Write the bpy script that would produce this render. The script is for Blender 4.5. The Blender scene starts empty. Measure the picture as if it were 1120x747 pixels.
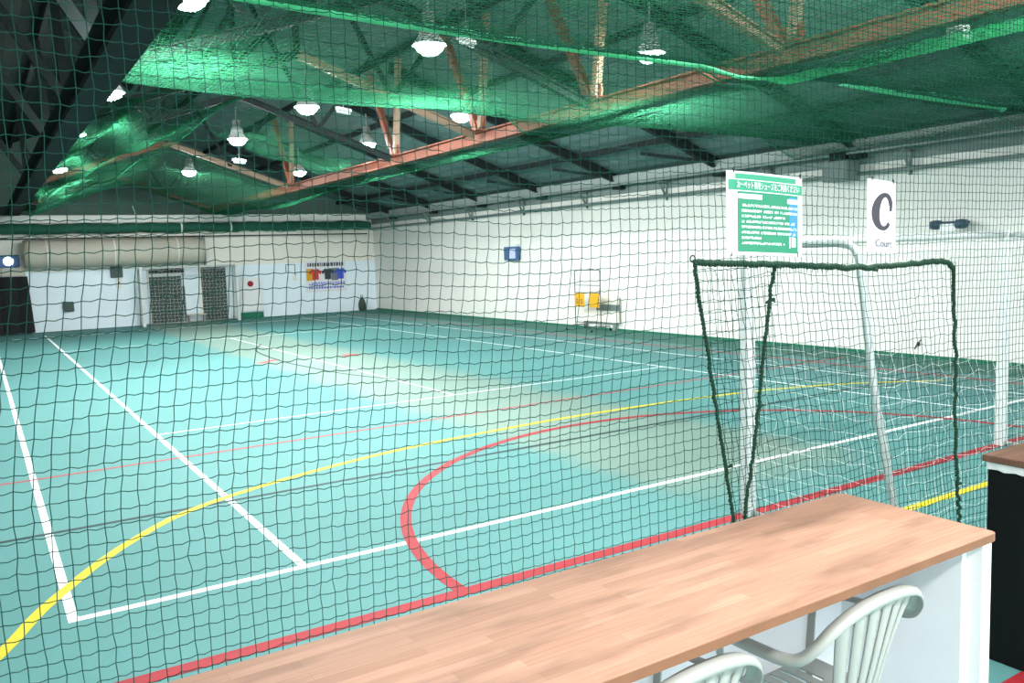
import bpy, math, random
import numpy as np
from mathutils import Vector, Matrix

random.seed(7)
RNG = np.random.default_rng(11)
scn = bpy.context.scene
COL = scn.collection

# ------------------------------------------------------------------ camera
W, H = 1120, 747
cam_data = bpy.data.cameras.new('camera')
cam = bpy.data.objects.new('camera', cam_data)
COL.objects.link(cam)
yaw, pitch, roll = 0.562210881, -0.102952345, -0.0354260768
cy_, sy_, cp_, sp_ = math.cos(yaw), math.sin(yaw), math.cos(pitch), math.sin(pitch)
fwd = Vector((sy_ * cp_, cy_ * cp_, sp_))
rgt = Vector((cy_, -sy_, 0))
upv = rgt.cross(fwd)
r2 = rgt * math.cos(roll) + upv * math.sin(roll)
u2 = -rgt * math.sin(roll) + upv * math.cos(roll)
m = Matrix((r2, u2, -fwd)).transposed().to_4x4()
m.translation = Vector((-0.2858, -5.3294, 2.01664))
cam.matrix_world = m
cam_data.sensor_width = 36.0
cam_data.lens = 922.71 / 1120 * 36.0
cam_data.clip_start = 0.05
cam_data.clip_end = 200
scn.camera = cam

# ------------------------------------------------------------------ light and exposure
scn.view_settings.view_transform = 'Standard'
scn.view_settings.look = 'None'
scn.view_settings.exposure = 1.05
scn.view_settings.gamma = 1.0
scn.view_settings.use_curve_mapping = False
LAMP_GLOW = 480.0
world = bpy.data.worlds.new('world')
world.use_nodes = True
scn.world = world
world.node_tree.nodes['Background'].inputs[0].default_value = (0.92, 0.98, 1.0, 1)
world.node_tree.nodes['Background'].inputs[1].default_value = 1.75


def area_light(name, loc, size_x, size_y, power, color=(1, 1, 1), spread=math.pi):
    d = bpy.data.lights.new(name, 'AREA')
    d.shape = 'RECTANGLE'
    d.size, d.size_y = size_x, size_y
    d.energy = power
    d.color = color
    d.spread = spread
    o = bpy.data.objects.new(name, d)
    COL.objects.link(o)
    o.location = loc
    return o


# unseen fill light added over the viewing side, above and behind the camera
area_light('viewing_side_fill', (1.5, -6.5, 3.7), 4.0, 0.4, 200, (1, 0.98, 0.96))

# ------------------------------------------------------------------ colours and materials


def lin(r, g, b):
    def f(c):
        c /= 255.0
        return c / 12.92 if c <= 0.04045 else ((c + 0.055) / 1.055) ** 2.4
    return (f(r), f(g), f(b), 1.0)


def mat(name, rgb, rough=0.6, metal=0.0, var=0.08, scale=6.0, spec=0.35, bump=0.0, bscale=60.0):
    """Principled material whose colour wanders a little with a noise texture."""
    mt = bpy.data.materials.new(name)
    mt.use_nodes = True
    nt = mt.node_tree
    b = nt.nodes['Principled BSDF']
    b.inputs['Roughness'].default_value = rough
    b.inputs['Metallic'].default_value = metal
    b.inputs['Specular IOR Level'].default_value = spec
    c = lin(*rgb)
    tc = nt.nodes.new('ShaderNodeTexCoord')
    nz = nt.nodes.new('ShaderNodeTexNoise')
    nz.inputs['Scale'].default_value = scale
    nz.inputs['Detail'].default_value = 4
    nt.links.new(tc.outputs['Object'], nz.inputs['Vector'])
    mx = nt.nodes.new('ShaderNodeMix')
    mx.data_type = 'RGBA'
    mx.inputs['A'].default_value = tuple(x * (1 - var) for x in c[:3]) + (1,)
    mx.inputs['B'].default_value = tuple(min(1, x * (1 + var)) for x in c[:3]) + (1,)
    nt.links.new(nz.outputs['Fac'], mx.inputs['Factor'])
    nt.links.new(mx.outputs['Result'], b.inputs['Base Color'])
    if bump > 0:
        n2 = nt.nodes.new('ShaderNodeTexNoise')
        n2.inputs['Scale'].default_value = bscale
        nt.links.new(tc.outputs['Object'], n2.inputs['Vector'])
        bp = nt.nodes.new('ShaderNodeBump')
        bp.inputs['Strength'].default_value = bump
        nt.links.new(n2.outputs['Fac'], bp.inputs['Height'])
        nt.links.new(bp.outputs['Normal'], b.inputs['Normal'])
    return mt


def mat_net(name, rgb, trans=0.5):
    """Plastic twine: part of the light passes through the fibres."""
    mt = bpy.data.materials.new(name)
    mt.use_nodes = True
    nt = mt.node_tree
    out = nt.nodes['Material Output']
    nt.nodes.remove(nt.nodes['Principled BSDF'])
    tc = nt.nodes.new('ShaderNodeTexCoord')
    nz = nt.nodes.new('ShaderNodeTexNoise')
    nz.inputs['Scale'].default_value = 3.0
    nt.links.new(tc.outputs['Object'], nz.inputs['Vector'])
    c = lin(*rgb)
    mx = nt.nodes.new('ShaderNodeMix')
    mx.data_type = 'RGBA'
    mx.inputs['A'].default_value = tuple(x * 0.8 for x in c[:3]) + (1,)
    mx.inputs['B'].default_value = tuple(min(1, x * 1.2) for x in c[:3]) + (1,)
    nt.links.new(nz.outputs['Fac'], mx.inputs['Factor'])
    d = nt.nodes.new('ShaderNodeBsdfDiffuse')
    t = nt.nodes.new('ShaderNodeBsdfTranslucent')
    s = nt.nodes.new('ShaderNodeMixShader')
    s.inputs[0].default_value = trans
    nt.links.new(mx.outputs['Result'], d.inputs['Color'])
    nt.links.new(mx.outputs['Result'], t.inputs['Color'])
    nt.links.new(d.outputs[0], s.inputs[1])
    nt.links.new(t.outputs[0], s.inputs[2])
    nt.links.new(s.outputs[0], out.inputs['Surface'])
    return mt


def mat_emit(name, rgb, strength):
    mt = bpy.data.materials.new(name)
    mt.use_nodes = True
    nt = mt.node_tree
    nt.nodes.remove(nt.nodes['Principled BSDF'])
    e = nt.nodes.new('ShaderNodeEmission')
    e.inputs[0].default_value = lin(*rgb)
    e.inputs[1].default_value = strength
    nt.links.new(e.outputs[0], nt.nodes['Material Output'].inputs['Surface'])
    return mt


def mat_carpet():
    """Teal court carpet: worn pale strip from goal to goal, dark green border by the long wall, pile noise."""
    mt = bpy.data.materials.new('court_carpet')
    mt.use_nodes = True
    nt = mt.node_tree
    N, L = nt.nodes, nt.links
    b = N['Principled BSDF']
    b.inputs['Roughness'].default_value = 0.75
    b.inputs['Specular IOR Level'].default_value = 0.25
    tc = N.new('ShaderNodeTexCoord')
    sep = N.new('ShaderNodeSeparateXYZ')
    L.new(tc.outputs['Object'], sep.inputs[0])
    nz = N.new('ShaderNodeTexNoise')
    nz.inputs['Scale'].default_value = 0.9
    nz.inputs['Detail'].default_value = 5
    L.new(tc.outputs['Object'], nz.inputs['Vector'])

    def math_(op, a, bb):
        n = N.new('ShaderNodeMath')
        n.operation = op
        for i, v in enumerate((a, bb)):
            if isinstance(v, (int, float)):
                n.inputs[i].default_value = v
            else:
                L.new(v, n.inputs[i])
        return n.outputs[0]

    def smooth(v, lo, hi):
        n = N.new('ShaderNodeMapRange')
        n.interpolation_type = 'SMOOTHSTEP'
        L.new(v, n.inputs['Value'])
        n.inputs['From Min'].default_value = lo
        n.inputs['From Max'].default_value = hi
        return n.outputs[0]

    def mix(f, a, bb):
        n = N.new('ShaderNodeMix')
        n.data_type = 'RGBA'
        L.new(f, n.inputs['Factor'])
        for k, v in (('A', a), ('B', bb)):
            if isinstance(v, tuple):
                n.inputs[k].default_value = v
            else:
                L.new(v, n.inputs[k])
        return n.outputs['Result']
    x, y = sep.outputs[0], sep.outputs[1]
    wob = math_('MULTIPLY', math_('SUBTRACT', nz.outputs['Fac'], 0.5), 0.8)
    xw = math_('ADD', x, wob)
    base = mix(nz.outputs['Fac'], lin(80, 130, 129), lin(86, 137, 136))
    # pale strips of newer carpet
    roll_ = N.new('ShaderNodeTexWhiteNoise')
    roll_.noise_dimensions = '1D'
    L.new(math_('FLOOR', math_('DIVIDE', y, 1.83), 0), roll_.inputs['W'])
    base = mix(math_('MULTIPLY', roll_.outputs['Value'], 0.35), base, lin(75, 130, 130))
    worn = math_('MULTIPLY', smooth(xw, 4.2, 4.7), math_('SUBTRACT', 1.0, smooth(xw, 6.4, 7.0)))
    worn = math_('MULTIPLY', worn, smooth(y, -1.0, 0.2))
    worn = math_('MULTIPLY', worn, 0.85)
    base = mix(worn, base, lin(118, 138, 127))
    base = mix(smooth(x, 11.2, 11.9), base, lin(90, 136, 132))
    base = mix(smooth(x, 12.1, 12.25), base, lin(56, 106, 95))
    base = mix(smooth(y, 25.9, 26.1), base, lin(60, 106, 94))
    fine = N.new('ShaderNodeTexNoise')
    fine.inputs['Scale'].default_value = 140
    fine.inputs['Detail'].default_value = 2
    L.new(tc.outputs['Object'], fine.inputs['Vector'])
    base = mix(math_('MULTIPLY', smooth(fine.outputs['Fac'], 0.35, 0.7), 0.12), base, lin(66, 118, 114))
    L.new(base, b.inputs['Base Color'])
    return mt


def mat_staves(name, light, dark, stain):
    """Oiled butcher-block worktop: long glued staves with random tones and a few dark rings."""
    mt = bpy.data.materials.new(name)
    mt.use_nodes = True
    nt = mt.node_tree
    N, L = nt.nodes, nt.links
    b = N['Principled BSDF']
    b.inputs['Roughness'].default_value = 0.6
    b.inputs['Specular IOR Level'].default_value = 0.25
    tc = N.new('ShaderNodeTexCoord')
    br = N.new('ShaderNodeTexBrick')
    br.offset = 0.37
    br.offset_frequency = 2
    br.squash = 1.0
    br.inputs['Scale'].default_value = 1.0
    br.inputs['Brick Width'].default_value = 0.46
    br.inputs['Row Height'].default_value = 0.042
    br.inputs['Mortar Size'].default_value = 0.0004
    br.inputs['Mortar Smooth'].default_value = 0.3
    br.inputs['Color1'].default_value = lin(*light)
    br.inputs['Color2'].default_value = lin(*dark)
    br.inputs['Mortar'].default_value = lin(*[int(v * 0.8) for v in dark])
    L.new(tc.outputs['Object'], br.inputs['Vector'])
    mp = N.new('ShaderNodeMapping')
    mp.inputs['Scale'].default_value = (2.0, 45, 45)
    L.new(tc.outputs['Object'], mp.inputs['Vector'])
    gr = N.new('ShaderNodeTexNoise')
    gr.inputs['Scale'].default_value = 2.0
    gr.inputs['Detail'].default_value = 6
    L.new(mp.outputs[0], gr.inputs['Vector'])
    mx = N.new('ShaderNodeMix')
    mx.data_type = 'RGBA'
    mx.blend_type = 'MULTIPLY'
    mx.inputs['Factor'].default_value = 0.35
    L.new(br.outputs['Color'], mx.inputs['A'])
    cr = N.new('ShaderNodeValToRGB')
    cr.color_ramp.elements[0].position = 0.3
    cr.color_ramp.elements[0].color = (0.62, 0.55, 0.5, 1)
    cr.color_ramp.elements[1].position = 0.65
    cr.color_ramp.elements[1].color = (1.1, 1.06, 1.04, 1)
    L.new(gr.outputs['Fac'], cr.inputs[0])
    L.new(cr.outputs[0], mx.inputs['B'])
    mp2 = N.new('ShaderNodeMapping')
    mp2.inputs['Scale'].default_value = (1.6, 7, 7)
    L.new(tc.outputs['Object'], mp2.inputs['Vector'])
    st = N.new('ShaderNodeTexNoise')
    st.inputs['Scale'].default_value = 1.3
    st.inputs['Detail'].default_value = 3
    L.new(mp2.outputs[0], st.inputs['Vector'])
    mr = N.new('ShaderNodeMapRange')
    mr.inputs['From Min'].default_value = 0.50
    mr.inputs['From Max'].default_value = 0.74
    mr.inputs['To Max'].default_value = 0.75
    L.new(st.outputs['Fac'], mr.inputs['Value'])
    m2 = N.new('ShaderNodeMix')
    m2.data_type = 'RGBA'
    L.new(mr.outputs[0], m2.inputs['Factor'])
    L.new(mx.outputs['Result'], m2.inputs['A'])
    m2.inputs['B'].default_value = lin(*stain)
    L.new(m2.outputs['Result'], b.inputs['Base Color'])
    return mt


M = dict(
    carpet=mat_carpet(),
    white_line=mat('white_line_paint', (240, 243, 242), 0.7, var=0.04),
    red_line=mat('red_line_paint', (150, 26, 38), 0.7, var=0.06),
    faded_red=mat('faded_red_line_paint', (164, 62, 66), 0.7, var=0.1),
    yellow_line=mat('yellow_line_paint', (204, 186, 34), 0.7, var=0.06),
    black_line=mat('black_line_paint', (20, 50, 54), 0.7, var=0.1),
    wall_white=mat('white_wall_paint', (224, 223, 218), 0.8, var=0.03, scale=0.8),
    wall_blue=mat('pale_blue_wall_paint', (226, 238, 246), 0.8, var=0.05, scale=1.2),
    wall_cream=mat('cream_wall_paint', (232, 228, 218), 0.8, var=0.06, scale=1.5),
    gable=mat('dark_gable_sheeting', (70, 92, 84), 0.8, var=0.15, scale=1.0),
    roof=mat('dark_roof_sheeting', (88, 112, 109), 0.9, var=0.2, scale=1.2, spec=0.05),
    roof_black=mat('darker_roof_sheeting', (30, 40, 38), 0.9, var=0.2, scale=1.2, spec=0.05),  # roof sheeting in a darker tone for the left slope
    dark_steel=mat('dark_painted_steel', (30, 38, 38), 0.8, var=0.15, spec=0.1),
    primer=mat('red_oxide_primer_steel', (136, 80, 62), 0.65, var=0.25, scale=2.5),
    cream_steel=mat('cream_painted_steel', (134, 114, 94), 0.6, var=0.15),
    grey_steel=mat('grey_painted_steel', (104, 118, 116), 0.55, var=0.1),
    pale_steel=mat('pale_grey_rail_steel', (132, 142, 140), 0.5, var=0.1),
    net_dark=mat_net('dark_green_twine', (30, 68, 60), 0.2),
    rope=mat('dark_green_rope', (12, 50, 31), 0.8, var=0.3, scale=40, bump=0.4, bscale=300),
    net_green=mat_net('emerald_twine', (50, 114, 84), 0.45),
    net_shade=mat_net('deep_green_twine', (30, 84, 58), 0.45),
    net_hem=mat_net('brightened_gathered_net', (120, 226, 176), 0.7),  # colour raised to stand in for light missing on the folds
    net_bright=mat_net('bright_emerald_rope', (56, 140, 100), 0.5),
    net_white=mat_net('white_twine', (236, 238, 234), 0.2),
    lens=mat_emit('lamp_lens_glow', (249, 254, 252), LAMP_GLOW),
    flood=mat_emit('flood_glow', (225, 240, 255), 4.0),
    lamp_body=mat('lamp_grey_casting', (120, 128, 126), 0.5, var=0.06),
    reflector=mat('lamp_reflector', (205, 210, 208), 0.35, metal=0.5, var=0.03),
    white_steel=mat('white_powder_coat', (200, 204, 203), 0.45, var=0.03),
    frame_steel=mat('dull_frame_tube', (88, 94, 94), 0.5, var=0.1),
    galv=mat('galvanised_tube', (158, 168, 166), 0.45, metal=0.35, var=0.1, scale=12),
    wood=mat_staves('worktop_staves', (170, 131, 110), (153, 115, 94), (94, 70, 55)),
    wood_dark=mat_staves('brown_worktop_staves', (126, 92, 74), (96, 68, 54), (64, 46, 38)),
    wood_edge=mat('worktop_edge_wood', (122, 84, 60), 0.5, var=0.25, scale=9),
    panel_white=mat('white_melamine', (232, 233, 234), 0.4, var=0.02),
    panel_grey=mat('pale_grey_melamine', (228, 230, 235), 0.45, var=0.03),
    black=mat('black_laminate', (9, 11, 12), 0.6, var=0.1, spec=0.15),
    foil=mat('torn_white_tape', (206, 208, 206), 0.6, var=0.25, scale=30),
    plastic=mat('white_moulded_plastic', (164, 167, 161), 0.38, var=0.02, spec=0.5),
    paper=mat('laminated_paper', (222, 222, 227), 0.4, var=0.02),
    sign_green=mat('print_green', (26, 122, 90), 0.45, var=0.06, scale=14),
    sign_green2=mat('print_pale_green', (44, 140, 106), 0.45, var=0.1, scale=14),
    sign_blue=mat('print_blue', (52, 124, 176), 0.45, var=0.12, scale=20),
    lavender=mat('print_lavender', (186, 196, 232), 0.45, var=0.05),
    ink_white=mat('print_white', (238, 246, 242), 0.5, var=0.02),
    ink_dark=mat('print_charcoal', (50, 48, 58), 0.5, var=0.05),
    ink_grey=mat('print_grey', (112, 112, 122), 0.5, var=0.05),
    ink_blue=mat('print_ultramarine', (62, 84, 200), 0.5, var=0.05),
    yellow=mat('yellow_score_card', (214, 158, 30), 0.5, var=0.05),
    ink_red=mat('print_red', (206, 52, 46), 0.5, var=0.05),
    curtain=mat('dark_green_canvas', (26, 84, 66), 0.8, var=0.25, scale=2.5),
    strap=mat('white_strap', (214, 224, 220), 0.7, var=0.05),
    duct=mat('cream_tarpaulin', (186, 181, 167), 0.6, var=0.08, scale=1.2),
    black_cloth=mat('black_cloth', (24, 27, 30), 0.85, var=0.2, scale=3),
    charcoal=mat('charcoal_door', (58, 70, 66), 0.7, var=0.25, scale=3),
    speaker=mat('grey_green_box', (84, 96, 92), 0.7, var=0.1),
    blue_box=mat('steel_blue_casing', (62, 92, 136), 0.5, var=0.1),
    navy=mat('navy_casing', (52, 70, 88), 0.5, var=0.1),
    red_bell=mat('red_bell', (170, 30, 40), 0.5, var=0.1),
    green_base=mat('green_plinth', (30, 110, 84), 0.7, var=0.1),
    clip=mat('black_cable_tie', (20, 22, 22), 0.5, var=0.05),
)

# ------------------------------------------------------------------ geometry helpers


class MB:
    """Collects vertices and faces, then links them as one mesh object."""

    def __init__(self):
        self.v, self.f = [], []

    def add(self, verts, faces):
        o = len(self.v)
        self.v += [tuple(v) for v in verts]
        self.f += [tuple(i + o for i in f) for f in faces]
        return self

    def box(self, x0, x1, y0, y1, z0, z1, bev=0.0):
        if bev <= 0:
            vs = [(x, y, z) for z in (z0, z1) for y in (y0, y1) for x in (x0, x1)]
            fs = [(0, 2, 3, 1), (4, 5, 7, 6), (0, 1, 5, 4), (2, 6, 7, 3), (0, 4, 6, 2), (1, 3, 7, 5)]
            return self.add(vs, fs)
        b = min(bev, (x1 - x0) / 2.01, (y1 - y0) / 2.01, (z1 - z0) / 2.01)
        rings = []
        for z, i in ((z0, b), (z0 + b, 0), (z1 - b, 0), (z1, b)):
            X0, X1, Y0, Y1 = x0 + i, x1 - i, y0 + i, y1 - i
            c = b if i == 0 else b * 0.4
            rings.append([(X0 + c, Y0, z), (X1 - c, Y0, z), (X1, Y0 + c, z), (X1, Y1 - c, z),
                          (X1 - c, Y1, z), (X0 + c, Y1, z), (X0, Y1 - c, z), (X0, Y0 + c, z)])
        return self.loft(rings, caps=True)

    def loft(self, rings, caps=True, closed_ring=True):
        n = len(rings[0])
        vs = [v for r in rings for v in r]
        fs = []
        for i in range(len(rings) - 1):
            for j in range(n if closed_ring else n - 1):
                a, b_ = i * n + j, i * n + (j + 1) % n
                fs.append((a, b_, b_ + n, a + n))
        if caps:
            fs.append(tuple(reversed(range(n))))
            fs.append(tuple(range((len(rings) - 1) * n, len(rings) * n)))
        return self.add(vs, fs)

    def tube(self, pts, r, n=8, caps=True):
        P = [Vector(q) for q in pts]
        rings = []
        ref = None
        for i, q in enumerate(P):
            t = (P[min(i + 1, len(P) - 1)] - P[max(i - 1, 0)]).normalized()
            if ref is None:
                ref = Vector((0, 0, 1)) if abs(t.z) < 0.9 else Vector((1, 0, 0))
            a = (ref - t * ref.dot(t)).normalized()
            ref = a
            b_ = t.cross(a)
            rr = r[i] if isinstance(r, (list, tuple)) else r
            rings.append([q + (a * math.cos(k * 2 * math.pi / n) + b_ * math.sin(k * 2 * math.pi / n)) * rr for k in range(n)])
        return self.loft(rings, caps)

    def bar(self, a, b_, w, h, upref=(0, 0, 1)):
        """rectangular bar of width w and height h between two points"""
        a, b_ = Vector(a), Vector(b_)
        t = (b_ - a).normalized()
        u_ = Vector(upref)
        if abs(t.dot(u_)) > 0.98:
            u_ = Vector((0, 1, 0))
        s = t.cross(u_).normalized()
        u_ = s.cross(t).normalized()
        rg = [[q + s * (i * w / 2) + u_ * (j * h / 2) for i, j in ((-1, -1), (1, -1), (1, 1), (-1, 1))] for q in (a, b_)]
        return self.loft(rg)

    def ibeam(self, a, b_, w, h, t=0.02):
        a, b_ = Vector(a), Vector(b_)
        d = (b_ - a).normalized()
        s = d.cross(Vector((0, 0, 1))).normalized()
        u_ = s.cross(d).normalized()
        for off, ww, hh in ((h / 2 - t / 2, w, t), (0, t * 0.8, h - 2 * t), (-h / 2 + t / 2, w, t)):
            self.bar(a + u_ * off, b_ + u_ * off, ww, hh, u_)
        return self

    def lathe(self, prof, n=20, center=(0, 0, 0), caps=True):
        cx, cy, cz = center
        rings = [[(cx + r * math.cos(k * 2 * math.pi / n), cy + r * math.sin(k * 2 * math.pi / n), cz + z) for k in range(n)] for r, z in prof]
        return self.loft(rings, caps)

    def strip(self, pts, w, z=0.002, t=0.002):
        """flat painted line following 2-D points on the floor"""
        P = [Vector((q[0], q[1])) for q in pts]
        L_, R_ = [], []
        for i, q in enumerate(P):
            d = (P[min(i + 1, len(P) - 1)] - P[max(i - 1, 0)]).normalized()
            nn = Vector((-d.y, d.x)) * (w / 2)
            L_.append(q + nn)
            R_.append(q - nn)
        rg = [[(a.x, a.y, z), (c.x, c.y, z), (c.x, c.y, z - t), (a.x, a.y, z - t)] for a, c in zip(L_, R_)]
        return self.loft(rg)

    def build(self, name, mt, parent=None, smooth=False):
        me = bpy.data.meshes.new(name)
        me.from_pydata([tuple(v) for v in self.v], [], self.f)
        me.update()
        me.materials.append(mt)
        if smooth:
            me.polygons.foreach_set('use_smooth', [True] * len(me.polygons))
        return link(name, me, parent)


def link(name, me, parent=None):
    o = bpy.data.objects.new(name, me)
    COL.objects.link(o)
    if parent is not None:
        o.parent = parent
    return o


def tag(o, label, cat, group=None, kind=None):
    o['label'] = label
    o['category'] = cat
    if group:
        o['group'] = group
    if kind:
        o['kind'] = kind
    return o


def thing(name, label, cat, loc=(0, 0, 0), rz=0.0, group=None, kind=None):
    o = bpy.data.objects.new(name, None)
    o.empty_display_size = 0.1
    COL.objects.link(o)
    o.location = loc
    o.rotation_euler = (0, 0, rz)
    return tag(o, label, cat, group, kind)


def dup(root, loc, rz=None, label=None):
    r = root.copy()
    COL.objects.link(r)
    r.location = loc
    if rz is not None:
        r.rotation_euler = (0, 0, rz)
    if label:
        r['label'] = label

    def rec(src, dst):
        for ch in list(src.children):
            c = ch.copy()
            COL.objects.link(c)
            c.parent = dst
            rec(ch, c)
    rec(root, r)
    return r


def catmull(pts, n=6):
    P = [Vector(q) for q in pts]
    P = [P[0] * 2 - P[1]] + P + [P[-1] * 2 - P[-2]]
    out = []
    for i in range(1, len(P) - 2):
        p0, p1, p2, p3 = P[i - 1:i + 3]
        for k in range(n):
            t = k / n
            out.append(0.5 * ((2 * p1) + (p2 - p0) * t + (2 * p0 - 5 * p1 + 4 * p2 - p3) * t * t + (3 * p1 - p0 - 3 * p2 + p3) * t ** 3))
    out.append(P[-2])
    return out


def np_mesh(name, V, F, mt, parent=None):
    """V (n,3), F (m,4) numpy arrays to one mesh"""
    me = bpy.data.meshes.new(name)
    me.vertices.add(len(V))
    me.vertices.foreach_set('co', np.ascontiguousarray(V, dtype=np.float32).ravel())
    nf = len(F)
    me.loops.add(nf * 4)
    me.loops.foreach_set('vertex_index', np.ascontiguousarray(F, dtype=np.int32).ravel())
    me.polygons.add(nf)
    me.polygons.foreach_set('loop_start', np.arange(0, nf * 4, 4, dtype=np.int32))
    me.update(calc_edges=True)
    me.validate()
    me.materials.append(mt)
    return link(name, me, parent)


def strands(P, r, keep=None):
    """P (n strands, m points, 3) -> three-sided twine tubes; keep (n, m-1) says which segments exist"""
    n, mm, _ = P.shape
    T = np.gradient(P, axis=1)
    T /= np.linalg.norm(T, axis=2, keepdims=True) + 1e-9
    mean = np.abs(T).mean(axis=(0, 1))
    ref = np.eye(3)[int(np.argmin(mean))]
    A = np.cross(T, ref)
    A /= np.linalg.norm(A, axis=2, keepdims=True) + 1e-9
    B = np.cross(T, A)
    ring = np.stack([P + r * (math.cos(a) * A + math.sin(a) * B) for a in (0.5, 0.5 + 2 * math.pi / 3, 0.5 + 4 * math.pi / 3)], axis=2)
    V = ring.reshape(-1, 3)
    idx = np.arange(n * mm * 3).reshape(n, mm, 3)
    F = []
    for k in range(3):
        k2 = (k + 1) % 3
        q = np.stack([idx[:, :-1, k], idx[:, :-1, k2], idx[:, 1:, k2], idx[:, 1:, k]], axis=2)
        F.append(q[keep] if keep is not None else q.reshape(-1, 4))
    return V, np.concatenate(F)


def net_object(name, G, r, mt, parent=None, keep_u=None, keep_v=None):
    """square-mesh net from knots G (nu, nv, 3)"""
    V1, F1 = strands(G, r, keep_v)                       # along v
    V2, F2 = strands(np.swapaxes(G, 0, 1), r, keep_u)    # along u
    return np_mesh(name, np.concatenate([V1, V2]), np.concatenate([F1, F2 + len(V1)]), mt, parent)


def low_noise(shape, cells, amp):
    """smooth random field on a grid"""
    a = RNG.normal(size=(cells[0] + 3, cells[1] + 3))
    u = np.linspace(0, cells[0] - 0.001, shape[0])
    v = np.linspace(0, cells[1] - 0.001, shape[1])
    iu, iv = u.astype(int), v.astype(int)
    fu, fv = u - iu, v - iv
    fu, fv = fu * fu * (3 - 2 * fu), fv * fv * (3 - 2 * fv)
    A, B = a[np.ix_(iu, iv)], a[np.ix_(iu + 1, iv)]
    C_, D = a[np.ix_(iu, iv + 1)], a[np.ix_(iu + 1, iv + 1)]
    fu, fv = fu[:, None], fv[None, :]
    return amp * ((A * (1 - fu) + B * fu) * (1 - fv) + (C_ * (1 - fu) + D * fu) * fv)


def text_mesh(name, body, size, mt, parent, mw, align='CENTER', extrude=0.0006, shear=0.0, offset=0.0, sx=1.0):
    cu = bpy.data.curves.new(name + '_curve', 'FONT')
    cu.body = body
    cu.size = size
    cu.align_x = align
    cu.align_y = 'CENTER'
    cu.extrude = extrude
    cu.shear = shear
    cu.offset = offset
    tmp = bpy.data.objects.new(name + '_tmp', cu)
    COL.objects.link(tmp)
    dg = bpy.context.evaluated_depsgraph_get()
    me = bpy.data.meshes.new_from_object(tmp.evaluated_get(dg))
    bpy.data.objects.remove(tmp)
    bpy.data.curves.remove(cu)
    me.name = name
    me.transform(Matrix.Diagonal((sx, 1, 1, 1)))
    me.transform(mw)
    me.materials.clear()
    me.materials.append(mt)
    return link(name, me, parent)


# ================================================================== THE SETTING
YF, XR = 26.5, 13.35          # far wall, long right wall
XL, YN = -5.3, -9.0
RIDGE_X, SL, EAVE = 4.0, 0.362, 3.80


def roof_z(x):
    return EAVE + SL * (XR - x) if x >= RIDGE_X else EAVE + SL * (XR - RIDGE_X) - SL * (RIDGE_X - x)


fl = MB().box(XL, XR + 0.2, YN, YF + 0.2, -0.12, 0.0).build('floor', M['carpet'])
tag(fl, 'teal carpet sports floor with painted court lines', 'floor', kind='structure')

mk = MB()
for x, w_ in ((0.025, 0.055), (1.397, 0.055), (9.577, 0.034), (10.945, 0.034)):
    mk.strip([(x, 0), (x, 24.6)], w_)
mk.strip([(0, 0.03), (10.97, 0.03)], 0.06, z=0.0028)
mk.strip([(1.37, 5.46), (9.6, 5.46)], 0.032, z=0.0028)
mk.strip([(5.485, 5.485), (5.485, 18.285)], 0.03)
mk.strip([(1.37, 18.285), (9.6, 18.285)], 0.025)
mk.strip([(0, 23.77), (10.97, 23.77)], 0.06, z=0.0028)
mk.build('white_tennis_lines', M['white_line'], fl)['label'] = 'white tennis court lines on the teal floor'
mk = MB()
mk.strip([(-2.5, -0.97), (13.0, -1.04)], 0.105, z=0.0035)
arc = [(5.5 + 3.46 * math.cos(a), -0.97 + 3.5 * math.sin(a)) for a in np.linspace(math.pi, 0, 49)]
mk.strip(arc, 0.085, z=0.0037)
mk.strip([(2.7, -3.44), (9.0, -3.44)], 0.08, z=0.0035)
mk.build('red_goal_area_lines', M['red_line'], fl)['label'] = 'bold red goal line and curved goal area line'
mk = MB()
mk.strip([(-2.5, 3.95), (12.5, 4.05)], 0.05, z=0.0032)
mk.strip([(11.72, -1), (11.72, 25.5)], 0.07, z=0.0032)
mk.strip([(4.4, 11.75), (4.85, 12.1)], 0.16, z=0.0032)
mk.strip([(6.15, 11.66), (6.5, 11.62)], 0.3, z=0.0032)
mk.build('faded_red_lines', M['faded_red'], fl)['label'] = 'thin faded red lines across the court'
mk = MB()
yl = catmull([(-1.1, -1.9, 0), (-0.75, -0.98, 0), (-0.34, -0.21, 0), (-0.06, 0.42, 0), (0.49, 1.3, 0), (1.2, 1.98, 0), (2.48, 2.52, 0),
              (3.86, 2.82, 0), (6.0, 2.95, 0), (8.35, 2.77, 0), (10.0, 2.3, 0), (11.3, 1.5, 0)], 8)
mk.strip(yl, 0.075, z=0.0039)
mk.strip([(2.9, -1.66), (9.0, -1.66)], 0.075, z=0.0035)
mk.build('yellow_arc_lines', M['yellow_line'], fl)['label'] = 'yellow curved court line sweeping from the left'
mk = MB()
mk.strip([(-2.5, 1.95), (12.0, 1.95)], 0.05, z=0.0034)
mk.strip(catmull([(5.61, 15.82, 0), (5.05, 14.23, 0), (4.88, 11.85, 0), (4.97, 10.28, 0), (5.16, 8.76, 0), (5.6, 7.5, 0), (6.39, 6.6, 0), (7.6, 6.05, 0)], 6), 0.05, z=0.0033)
mk.build('dark_court_lines', M['black_line'], fl)['label'] = 'thin dark lines across the court'

# long right wall and its narrow gap lines
wr = MB().box(XR, XR + 0.2, YN, YF + 0.2, 0, 4.3).build('wall_right', M['wall_white'])
tag(wr, 'long white wall along the right side of the court', 'wall', kind='structure')
MB().box(XR - 0.03, XR, YN, YF, 0, 0.05).build('floor_edge_strip', M['green_base'], wr)

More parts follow.
